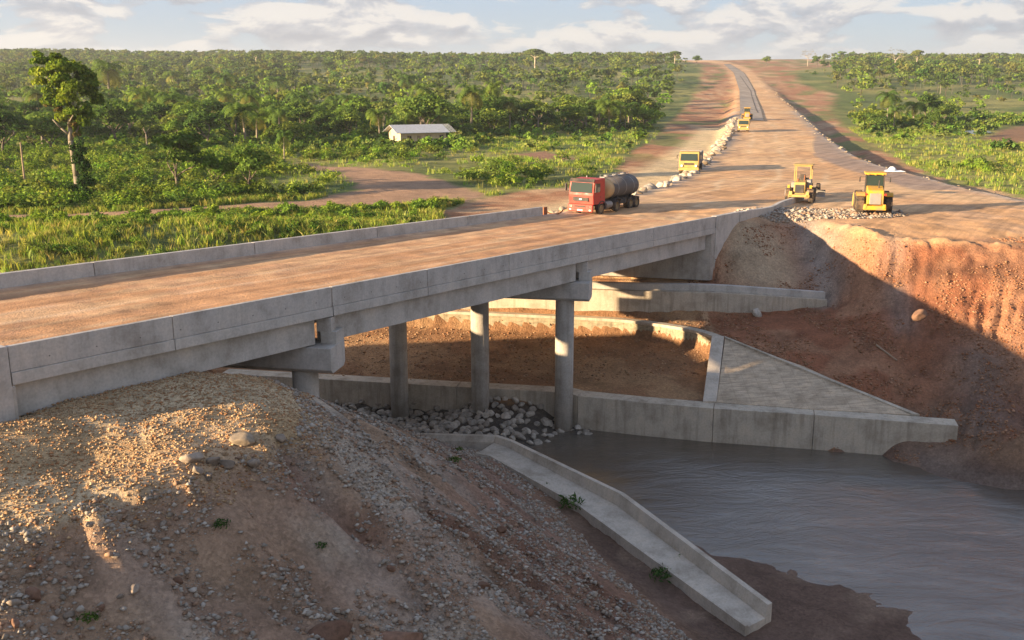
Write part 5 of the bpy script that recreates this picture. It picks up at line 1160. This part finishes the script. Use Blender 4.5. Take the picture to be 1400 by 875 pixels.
# small green weeds on the near slope
PROTO['weed'] = (foliage_mesh('weed', [(0, 0, .15, .35, .3, .18)], 110, .07, np.random.RandomState(6), DK, .3, up=.1, asp=.3), None, .35)
for i, (px, py, s_) in enumerate(((622, 636, .35), (628, 618, .25), (780, 697, .7), (748, 672, .35), (302, 730, .28), (440, 752, .22), (122, 855, .3), (905, 795, .6), (926, 770, .3), (700, 640, .25), (912, 712, .35))):
    x_, y_, z_ = ray_ground(px, py); o = bpy.data.objects.new('weed', PROTO['weed'][0]); COL.objects.link(o); o.location = (x_, y_, z_); k = s_ / .35 * 1.2; o.scale = (k, k, k); o.rotation_euler = (0, 0, i); tag(o, 'small green weed growing on the near earth slope', 'plant', 'weeds on the near slope')
# ------------------------------------------------------------------ vehicles
def wheel(root, x, y, z, r, w, side=1, twin=False, name='wheel'):
    """axle along x; side +1 = outer face towards +x"""
    m = MB(); n = 28; prof = [(-.5, .62), (-.5, .93), (-.38, 1.0), (.38, 1.0), (.5, .93), (.5, .62)]
    m.rings([[(x + o_ * w, y + r * q * cos(a), z + r * q * sin(a)) for a in np.linspace(0, 2 * pi, n + 1)[:-1]] for o_, q in prof], caps=False)
    for k in range(18):   # tread lugs
        a = 2 * pi * k / 18; m.box((x, y + r * 1.0 * cos(a), z + r * 1.0 * sin(a)), (w * .86, r * .16, r * .07), rx=a - pi / 2 + (.0))
    t = m.build(name, M['tyre'], root, 0)
    h = MB(); s = side
    h.rings([[(x + s * o_ * w, y + r * q * cos(a), z + r * q * sin(a)) for a in np.linspace(0, 2 * pi, n + 1)[:-1]] for o_, q in ((-.5, .60), (.32, .63), (.46, .60), (.22, .46), (.22, .22), (.40, .18))], caps=True)
    h.build('rim', M['rim'], t, 0); return t
def sheet(m, pts, th, ax):  # thin panel from polygon with thickness along vector ax
    ax = np.array(ax) * th; n = len(pts); P = [np.array(p, float) for p in pts]; m.add([tuple(p) for p in P] + [tuple(p + ax) for p in P], [tuple(range(n)), tuple(range(2 * n - 1, n - 1, -1))] + [(i, (i + 1) % n, n + (i + 1) % n, n + i) for i in range(n)]); return m
def tanker():
    x, y, z = 8.55, 94.0, 0
    ux, uy = -.5771, -.8166
    # front axle centre from the photo, body runs back along the bridge heading
    fx, fy = 8.0, 93.6; z = gz(fx, fy, False); rz = math.atan2(-ux * -1, 1) * 0 - radians(35.2)
    T = empty('tanker_truck', (fx - .75, fy - .2, z - .02), rz, 'red cab tanker truck with a long grey tank, driving onto the bridge', 'truck', scale=1.08)
    # local: forward is -y, width along x, ground z=0
    pr = [(-1.35, .95), (-1.42, 1.75), (-1.22, 2.9), (-1.0, 3.05), (.55, 3.1), (.62, .95)]
    m = MB(); m.prism_x(pr, -1.22, 1.22); m.build('cab', M['red'], T, .05)
    m = MB(); sheet(m, [(-1.1, -1.415, 1.95), (1.1, -1.415, 1.95), (1.05, -1.235, 2.80), (-1.05, -1.235, 2.80)], .03, (0, -1, .2)); m.build('windshield', M['glass'], T, .0)
    m = MB(); sheet(m, [(-1.24, -1.32, 2.84), (1.24, -1.32, 2.84), (1.2, -1.08, 3.12), (-1.2, -1.08, 3.12)], .07, (0, -1, .3)); m.build('sun_visor', M['blk'], T, .01)
    for s in (1, -1):
        m = MB(); sheet(m, [(s * 1.223, -1.12, 1.98), (s * 1.223, -.3, 1.98), (s * 1.223, -.3, 2.72), (s * 1.223, -.98, 2.72)], .02, (s, 0, 0)); d_ = m.build('side_window', M['glass'], T)
        m = MB(); m.box((s * 1.245, -.2, 1.55), (.03, .16, .05)); m.build('door_handle', M['blk'], T)
        m = MB(); m.box((s * 1.50, -1.42, 2.35), (.12, .2, .62)); m.tube([(s * 1.2, -1.25, 2.75), (s * 1.5, -1.40, 2.72)], .025); m.tube([(s * 1.2, -1.3, 2.05), (s * 1.5, -1.40, 2.1)], .025); m.build('mirror', M['blk'], T, .02)
        m = MB(); m.box((s * .96, -1.50, .78), (.36, .10, .22)); m.build('headlight', M['lamp'], T, .03)
        m = MB(); m.box((s * .98, -1.52, .5), (.18, .08, .12)); m.build('fog_lamp', M['lamp'], T, .02)
        # wheel arch and step
        m = MB(); m.rings([[(x_, .02 + q * cos(a), .55 + q * sin(a)) for x_, q in ((s * .92, .66), (s * 1.27, .66), (s * 1.27, .58), (s * .92, .58))] for a in np.linspace(-.15, pi + .15, 14)]); m.build('wheel_arch', M['blk'], T)
    m = MB(); m.box((0, -1.44, .66), (2.46, .22, .62)); m.build('bumper', M['red'], T, .05)
    m = MB(); m.box((0, -1.555, .80), (1.15, .03, .14)); m.box((0, -1.555, .60), (1.2, .03, .08)); m.build('lower_grille', M['blk'], T)
    m = MB(); m.box((0, -1.44, 1.40), (1.55, .06, .36), rx=-.08); [m.box((0, -1.475, 1.29 + .11 * k), (1.5, .03, .03), rx=-.08) for k in range(3)]; m.build('grille', M['blk'], T, .01)
    m = MB(); m.box((0, -1.48, 1.40), (.26, .05, .12)); m.build('badge', M['lamp'], T, .01)
    m = MB(); m.box((0, -1.565, .48), (.52, .02, .14)); m.build('number_plate', M['plate'], T)
    m = MB(); [m.box((s * .38, 3.1, .92), (.1, 7.6, .26)) for s in (-1, 1)]; m.box((0, .95, .9), (.8, .2, .2)); m.box((0, 6.95, .9), (2.3, .1, .16)); m.build('chassis', M['blk'], T, .01)
    for s in (-1, 1):
        wheel(T, s * 1.05, 0.02, .52, .52, .30, s)
        wheel(T, s * .96, 2.75, .52, .52, .56, s)
        wheel(T, s * .96, 5.3, .52, .52, .56, s); wheel(T, s * .96, 6.4, .52, .52, .56, s)
        m = MB(); m.rings([[(x_, 2.75 + q * cos(a), .55 + q * sin(a)) for x_, q in ((s * .7, .64), (s * 1.26, .64), (s * 1.26, .60), (s * .7, .60))] for a in np.linspace(.2, pi - .2, 10)]); m.build('mudguard', M['blk'], T)
        m = MB(); m.cyl((s * .95, .95, .72), (s * .95, 1.95, .72), .30, n=18); m.build('fuel_tank', M['metal'], T)
        m = MB(); m.box((s * 1.0, 4.05, .82), (.3, 1.0, .42)); m.build('side_locker', M['blk'], T, .02)
    # elliptical tank with dished ends, tan front end
    def ell(y_, k): return [(1.22 * k * cos(a), y_, 2.02 + .96 * k * sin(a)) for a in np.linspace(0, 2 * pi, 37)[:-1]]
    m = MB(); m.rings([ell(1.55, 1), ell(6.75, 1), ell(6.9, .93), ell(7.0, .7), ell(7.05, .3)]); o = m.build('tank', M['tank'], T); o.data.polygons.foreach_set('use_smooth', [len(p.vertices) == 4 for p in o.data.polygons])
    m = MB(); m.rings([ell(1.22, .5), ell(1.28, .8), ell(1.40, .96), ell(1.56, 1.004), ell(2.25, 1.004)]); o = m.build('tank_front', M['tan'], T); o.data.polygons.foreach_set('use_smooth', [len(p.vertices) == 4 for p in o.data.polygons])
    for yy in (3.0, 4.4, 5.8):
        m = MB(); m.rings([ell(yy, 1.012), ell(yy + .07, 1.012)]); m.build('tank_band', M['metal'], T)
    m = MB(); m.box((0, 4.3, 3.0), (.5, 4.4, .05)); [m.cyl((0, yy, 3.0), (0, yy, 3.16), .26, n=16) for yy in (2.9, 4.4, 5.9)]
    for s in (-1, 1): m.tube([(s * .3, 2.3, 3.2), (s * .3, 6.4, 3.2)], .02); [m.tube([(s * .3, yy, 3.0), (s * .3, yy, 3.2)], .02) for yy in (2.3, 3.7, 5.1, 6.4)]
    m.build('top_walkway', M['metal'], T)
    m = MB(); m.box((0, 4.2, 1.02), (1.3, 5.2, .12)); m.box((0, 3.4, 1.15), (1.8, .12, .4)); m.box((0, 5.9, 1.15), (1.8, .12, .4)); m.build('tank_saddle', M['blk'], T)
    m = MB(); m.cyl((-.75, .78, 1.0), (-.75, .78, 3.2), .07, n=12); m.build('exhaust', M['metal'], T)
tanker()
def loader(fx, fy, rz, sc, label, simple=False):
    """wheel loader seen from its engine end: engine towards -y, bucket towards +y"""
    T = empty('wheel_loader', (fx, fy, gz(fx, fy, False) - .03), rz, label, 'loader', scale=sc)
    for s in (-1, 1):
        wheel(T, s * 1.05, -.1, .78, .78, .62, s); wheel(T, s * 1.05, 2.95, .78, .78, .62, s)
        m = MB(); m.rings([[(x_, -.1 + q * cos(a), .80 + q * sin(a)) for x_, q in ((s * .72, .96), (s * 1.38, .96), (s * 1.38, .90), (s * .72, .90))] for a in np.linspace(.95, 2.3, 10)]); m.build('mudguard', M['yel'], T)
    pr = [(-1.45, .95), (-1.5, 1.75), (-1.35, 2.02), (-.2, 2.22), (.55, 2.22), (.55, .75), (-1.1, .75)]
    m = MB(); m.prism_x(pr, -.62, .62); m.build('engine_hood', M['yel'], T, .06)
    m = MB(); m.box((0, -1.49, 1.36), (.86, .05, .86)); m.build('grille', M['metal'], T, .02)
    m = MB(); m.box((0, -1.35, .66), (1.7, .55, .34)); m.box((-.7, -1.5, .78), (.24, .3, .34)); m.box((.7, -1.5, .78), (.24, .3, .34)); m.build('counterweight', M['yel'], T, .05)
    m = MB(); m.cyl((.25, -.6, 2.1), (.25, -.6, 2.75), .05, n=10); m.build('exhaust', M['blk'], T)
    # cab: posts, roof, glazed panels
    m = MB()
    for x_, y_ in ((-.68, .45), (.68, .45), (-.62, 1.75), (.62, 1.75), (-.68, 1.1), (.68, 1.1)): m.box((x_, y_, 2.35), (.09, .09, 1.55))
    m.box((0, 1.1, 1.62), (1.45, 1.4, .1)); m.build('cab_frame', M['blk'], T, .01)
    m = MB(); m.box((0, 1.1, 3.18), (1.62, 1.65, .16)); [m.box((x_, .28, 3.13), (.2, .1, .12)) for x_ in (-.55, .0, .55)]; m.build('cab_roof', M['yel'], T, .04)
    m = MB(); m.box((0, .45, 2.4), (1.24, .03, 1.4)); m.box((0, 1.76, 2.4), (1.14, .03, 1.4)); m.box((-.67, 1.1, 2.4), (.03, 1.2, 1.4)); m.box((.67, 1.1, 2.4), (.03, 1.2, 1.4)); m.build('cab_glass', M['glass'], T)
    m = MB(); m.box((0, 1.05, 1.2), (1.3, 1.7, .8)); m.build('cab_base', M['yel'], T, .04)
    for s in (-1, 1):
        m = MB(); m.box((s * 1.15, .55, 2.7), (.1, .08, .4)); m.tube([(s * .72, .5, 2.95), (s * 1.15, .55, 2.9)], .02); m.build('mirror', M['blk'], T, .01)
        m = MB(); m.box((s * .72, -1.52, 1.72), (.18, .06, .14)); m.build('tail_lamp', M['red'], T, .01)
        m = MB(); m.box((s * 1.0, .95, .85), (.35, .6, .1)); m.box((s * 1.0, .95, .55), (.35, .4, .06)); m.build('step', M['blk'], T, .01)
    m = MB(); m.box((0, 2.3, 1.0), (.7, 1.6, .5)); m.box((0, 2.95, .78), (1.7, .3, .3)); m.build('front_frame', M['yel'], T, .03)
    for s in (-1, 1):
        m = MB(); P = [(2.2, 1.75), (2.45, 1.9), (3.6, 1.25), (4.15, .6), (3.95, .45), (3.4, .95), (2.3, 1.45)]; m.prism_x(P, s * .42 - .08, s * .42 + .08); m.build('lift_arm', M['yel'], T, .02)
    m = MB(); prof = [(4.0, .25), (4.05, 1.15), (4.2, 1.3), (4.35, 1.2), (4.25, .5), (5.15, .18), (5.1, .08), (4.2, .1)]; m.prism_x(prof, -1.38, 1.38); m.build('bucket', M['yel_d'], T, .02)
    m = MB(); [m.prism_x([(4.05, .15), (4.1, 1.2), (4.35, 1.2), (5.1, .14)], s * 1.38 - .03, s * 1.38 + .03) for s in (-1, 1)]; m.build('bucket_side', M['yel_d'], T)
    return T
lx, ly, _ = G(1193, 296, 11.6)
L1 = loader(lx, ly, radians(-16), 1.17, 'bright yellow wheel loader with a glazed cab parked right of the pale rubble')
def grader(fx, fy, rz, sc):
    """motor grader, rear (engine) end towards -y, open canopy frame"""
    T = empty('motor_grader', (fx, fy, gz(fx, fy, False) - .03), rz, 'dusty yellow motor grader with open canopy frame beside the kerb, left of the loader', 'grader', scale=sc)
    for s in (-1, 1):
        wheel(T, s * 1.05, -.55, .66, .66, .42, s); wheel(T, s * 1.05, .95, .66, .66, .42, s); wheel(T, s * 1.0, 6.2, .62, .62, .36, s)
        m = MB(); m.box((s * .78, .2, .68), (.14, 1.7, .4)); m.build('tandem_case', M['yel_d'], T, .04)
        m = MB(); m.box((s * .98, -1.12, 1.55), (.22, .12, .3)); m.build('tail_lamp', M['yel'], T, .02)
    pr = [(-1.25, .85), (-1.3, 1.7), (-1.1, 1.95), (.6, 2.0), (.6, .85)]
    m = MB(); m.prism_x(pr, -.5, .5); m.build('engine_hood', M['yel_d'], T, .05)
    m = MB(); m.box((0, -1.31, 1.35), (.78, .06, .75)); m.build('radiator', M['blk'], T, .01)
    m = MB(); m.box((0, -1.35, .72), (1.9, .3, .22)); m.box((-.75, -1.45, .9), (.3, .1, .5)); m.box((.75, -1.45, .9), (.3, .1, .5)); m.build('rear_frame', M['yel_d'], T, .03)
    m = MB(); m.box((.72, .3, 1.75), (.36, 1.3, .7)); m.box((-.72, .3, 1.6), (.3, 1.1, .5)); m.build('side_tank', M['metal'], T, .04)
    m = MB(); m.cyl((.3, -.3, 1.95), (.3, -.3, 2.55), .05, n=10); m.cyl((-.25, -.5, 1.95), (-.25, -.5, 2.2), .11, n=12); m.build('exhaust', M['rust'], T)
    m = MB()
    for x_ in (-.72, .72):
        for y_ in (.75, 2.15): m.box((x_, y_, 2.35), (.08, .08, 1.9))
        m.box((x_, 1.45, 3.3), (.08, 1.45, .08))
    m.box((0, .75, 3.3), (1.5, .08, .1)); m.box((0, 2.15, 3.3), (1.5, .08, .1)); m.box((0, 1.45, 1.42), (1.4, 1.5, .1)); m.build('canopy_frame', M['yel_d'], T, .01)
    m = MB(); m.box((0, 1.45, 3.40), (1.75, 1.8, .07)); m.build('canopy_roof', M['yel_d'], T, .02)
    m = MB(); m.box((0, 1.15, 1.85), (.5, .5, .14)); m.box((0, .92, 2.2), (.5, .12, .65)); m.build('seat', M['blk'], T, .04)
    m = MB(); m.tube([(0, 2.1, 1.45), (0, 1.85, 2.1)], .05); m.cyl((0, 1.82, 2.12), (0, 1.86, 2.15), .22, n=18); m.box((0, 2.12, 1.8), (.9, .2, .6)); m.build('steering_console', M['blk'], T, .01)
    m = MB(); m.rings([[(x_, y_, z_) for x_, z_ in ((-.17, h0), (.17, h0), (.17, h0 + .34), (-.17, h0 + .34))] for y_, h0 in ((2.0, 1.2), (3.0, 1.5), (4.6, 1.55), (6.0, 1.1), (6.7, .9))]); m.build('boom', M['yel_d'], T, .02)
    m = MB(); m.box((0, 6.2, .66), (1.7, .22, .22)); m.box((0, 6.75, .95), (.9, .14, .5)); m.build('front_axle', M['yel_d'], T, .02)
    m = MB(); R = [[(x_, 3.7 + .25 * x_ * 0 + o_[0], .55 + o_[1]) for o_ in ((0, -.35), (.16, -.2), (.2, .0), (.14, .2), (0, .32), (.05, .32), (.2, .2), (.26, 0), (.22, -.22), (.06, -.37))] for x_ in (-1.9, 1.9)]; m.rings(R); m.build('blade', M['metal'], T)
    m = MB(); m.cyl((0, 3.7, .95), (0, 3.7, 1.05), .75, n=28); m.tube([(0, 6.0, 1.1), (-.5, 4.0, 1.0)], .07); m.tube([(0, 6.0, 1.1), (.5, 4.0, 1.0)], .07); m.tube([(-.5, 3.4, 1.05), (-.4, 3.5, 1.9)], .05); m.tube([(.5, 3.4, 1.05), (.4, 3.5, 1.9)], .05); m.build('circle_drawbar', M['rust'], T)
    return T
gx, gy, _ = G(1092, 278, 11.6); grader(gx + .3, gy + .6, radians(-22), 1.12)
def dumper(fx, fy, rz, sc, label):
    T = empty('dump_truck', (fx, fy, gz(fx, fy, False) - .02), rz, label, 'dump truck', scale=sc)
    pr = [(-1.15, .75), (-1.2, 1.45), (-.98, 2.35), (-.8, 2.48), (.45, 2.5), (.5, .75)]
    m = MB(); m.prism_x(pr, -1.08, 1.08); m.build('cab', M['yel_d'], T, .05)
    m = MB(); sheet(m, [(-.95, -1.20, 1.52), (.95, -1.20, 1.52), (.9, -1.0, 2.28), (-.9, -1.0, 2.28)], .03, (0, -1, .2)); m.build('windshield', M['glass'], T)
    for s in (-1, 1):
        m = MB(); sheet(m, [(s * 1.085, -.95, 1.5), (s * 1.085, .1, 1.5), (s * 1.085, .1, 2.2), (s * 1.085, -.8, 2.2)], .02, (s, 0, 0)); m.build('side_window', M['glass'], T)
        m = MB(); m.cyl((s * .78, -1.2, .98), (s * .78, -1.28, .98), .13, n=16); m.build('headlight', M['lamp'], T)
        m = MB(); m.box((s * 1.32, -1.1, 1.95), (.1, .1, .42)); m.tube([(s * 1.05, -1.0, 2.1), (s * 1.32, -1.1, 2.1)], .02); m.build('mirror', M['blk'], T, .01)
        wheel(T, s * .95, -.3, .5, .5, .28, s); wheel(T, s * .9, 3.0, .5, .5, .5, s); wheel(T, s * .9, 4.15, .5, .5, .5, s)
    m = MB(); m.box((0, -1.2, .62), (2.2, .2, .3)); m.build('bumper', M['yel_d'], T, .03)
    m = MB(); m.box((0, -1.21, 1.18), (1.1, .05, .2)); m.build('grille', M['blk'], T, .01)
    m = MB(); [m.box((s * .35, 2.0, .82), (.1, 5.4, .22)) for s in (-1, 1)]; m.build('chassis', M['blk'], T)
    m = MB(); t = .07
    m.box((0, 2.85, 1.12), (2.25, 4.3, .1)); m.box((-1.12, 2.85, 1.75), (t, 4.3, 1.2)); m.box((1.12, 2.85, 1.75), (t, 4.3, 1.2)); m.box((0, .7, 1.85), (2.2, t, 1.5)); m.box((0, 4.98, 1.7), (2.2, t, 1.1))
    for yy in (1.2, 2.0, 2.8, 3.6, 4.4): [m.box((s * 1.18, yy, 1.7), (.06, .1, 1.15)) for s in (-1, 1)]
    m.build('dump_body', M['metal'], T, .01)
    m = MB(); m.rings([[(-1.0 + .1 * k, 1.0, 1.6), (0, 1.0, 1.75)] for k in range(0)] or [[(-1.0, .8, 1.2), (1.0, .8, 1.2), (.9, .9, 1.8), (0, .9, 2.1), (-.9, .9, 1.8)], [(-1.0, 4.8, 1.2), (1.0, 4.8, 1.2), (.9, 4.7, 1.8), (0, 4.5, 2.2), (-.9, 4.7, 1.8)]]); m.build('earth_load', M['rust'], T)
    return T
dx, dy, _ = GP(943, 235, Droad); dumper(dx, dy + .4, radians(-14), 1.3, 'pale yellow dump truck at the left road edge beside the stone slabs')
dx, dy, _ = GP(1016, 180.5, Droad); dumper(dx, dy, radians(-12), 1.3, 'small orange-yellow truck further up the haul road, ahead of the farthest machine')
dx, dy, _ = GP(1021, 165, Droad); loader(dx, dy, radians(-12), 1.3, 'farthest machine, a tiny yellow loader near the foot of the grey paving')

# ------------------------------------------------------------------ house and small things
hx, hy, hz0 = HOUSE; hz0 = gz(hx, hy, False)
H_ = empty('house', (hx, hy, hz0), radians(27), 'low tan house with a pale tin gable roof in the scrub beyond the dirt track', 'house')
m = MB(); hw, hd, hh = 5.8, 3.9, 2.9; m.box((0, 0, hh / 2 - .2), (hw * 2, hd * 2, hh + .4)); m.prism_x([(-hd, hh), (hd, hh), (0, hh + 1.35)], -hw, -hw + .2); m.prism_x([(-hd, hh), (hd, hh), (0, hh + 1.35)], hw - .2, hw); m.build('wall', M['wallh'], H_)
m = MB()
for s in (-1, 1): sheet(m, [(-hw - 1.3, 0, hh + 1.45), (hw + .6, 0, hh + 1.45), (hw + .6, s * (hd + .9), hh - .28), (-hw - 1.3, s * (hd + .9), hh - .28)], .08, (0, 0, 1))
for k in range(40):
    xx = -hw - 1.2 + k * .385
    for s in (-1, 1): sheet(m, [(xx, 0, hh + 1.54), (xx + .12, 0, hh + 1.54), (xx + .12, s * (hd + .9), hh - .19), (xx, s * (hd + .9), hh - .19)], .03, (0, 0, 1))
m.build('roof', M['roofm'], H_)
for xx in (-3.6, 1.2, 4.6):
    m = MB(); m.box((xx, -hd - .02, 1.55), (1.0, .06, .9)); w_ = m.build('window', M['dark'], H_)
    m = MB(); m.box((xx, -hd - .05, 2.03), (1.2, .08, .08)); m.box((xx, -hd - .05, 1.06), (1.2, .1, .08)); m.box((xx, -hd - .06, 1.55), (.06, .06, .9)); m.build('frame', M['wood'], w_)
m = MB(); m.box((-1.2, -hd - .02, 1.0), (.95, .06, 2.0)); m.build('door', M['wood'], H_)
m = MB(); m.box((-hw - .03, .4, 1.4), (.06, 1.1, 1.0)); m.build('window', M['dark'], H_)
x_, y_, _ = on_plain(35, 258); z_ = gz(x_, y_, False); m = MB(); m.rings([[(x_ + r_ * cos(a), y_ + r_ * sin(a), z_ + h_) for a in np.linspace(0, 2 * pi, 9)[:-1]] for r_, h_ in ((.16, -.5), (.14, 3), (.10, 6.3))]); tag(m.build('post', M['wood'], None), 'thin grey wooden post standing in the scrub at the far left', 'post')
for i, (px, py, tp, r_, lb) in enumerate(((1188, 173, 151, .35, 'dead grey tree stump post at the edge of the right-hand meadow, left one'), (1191, 172, 155, .28, 'dead grey tree stump post at the edge of the right-hand meadow, right one'))):
    x_, y_, _ = on_plain(px, py); z_ = gz(x_, y_, False); h = (py - tp) / F * y_; m = MB(); m.rings([[(x_ + q * r_ * cos(a) + .2 * f, y_ + q * r_ * sin(a), z_ + h * f) for a in np.linspace(0, 2 * pi, 8)[:-1]] for q, f in ((1.3, -.1), (1, .3), (.8, .7), (.4, 1))]); tag(m.build('dead_trunk', M['wood'], None), lb, 'stump')
# white sheet bundle by the drain on the right
x_, y_, z_ = ray_ground(1219, 236); m = MB(); r = np.random.RandomState(4)
Vi, Fi = ico(2); P = Vi * np.array([.55, .45, .6]) * (1 + .25 * r.rand(len(Vi), 1)); P[:, 2] = np.where(P[:, 2] < 0, P[:, 2] * .3, P[:, 2]); m.add([(x_ + p[0], y_ + p[1], z_ + .2 + p[2]) for p in P], [tuple(f) for f in Fi])
sheet(m, [(x_ - 1.3, y_ - .3, z_ + .12), (x_ + .2, y_ - .6, z_ + .1), (x_ + 1.7, y_ - .8, z_ + .12), (x_ + 1.3, y_ + .1, z_ + .25), (x_ - .8, y_ + .3, z_ + .3)], .04, (0, 0, 1)); tag(m.build('plastic_bundle', M['white'], None), 'crumpled white plastic bundle at the edge of the drain right of the road', 'bundle')
# steel end plate and hose at the far parapet end
p = BP(57.6, DECKW + .1); m = MB(); m.box((p[0], p[1], p[2] - .45), (.5, .12, .8), rz=.9); q = BP(58.4, DECKW + .6)
m.tube([(q[0] + .75 * cos(a), q[1] + .3, q[2] - .35 + .4 * sin(a)) for a in np.linspace(pi, 2 * pi, 12)], .06); tag(m.build('steel_plate', M['rust'], None), 'rusty steel plate with a bent pipe at the end of the far parapet', 'steel plate')
# stick on the red slope
a = np.array(ray_ground(1198, 474)); b = np.array(ray_ground(1226, 496)); m = MB(); m.cyl(a + [0, 0, .12], b + [0, 0, .15], .07, .05, 8); tag(m.build('stick', M['wood'], None), 'bare pale stick lying on the shaded red slope', 'stick')
# ------------------------------------------------------------------ air
hz = MB(); hz.box((200, 2000, 60), (7600, 4700, 162)); o = hz.build('haze', None, None)
mh, N_, L_ = mat_new('haze'); pv = N_.new('ShaderNodeVolumePrincipled'); oo = N_.new('ShaderNodeOutputMaterial'); L_.new(pv.outputs[0], oo.inputs['Volume'])
pv.inputs['Color'].default_value = (.86, .90, .96, 1); pv.inputs['Density'].default_value = .00013; pv.inputs['Anisotropy'].default_value = .3
o.data.materials.append(mh); tag(o, kind='stuff')
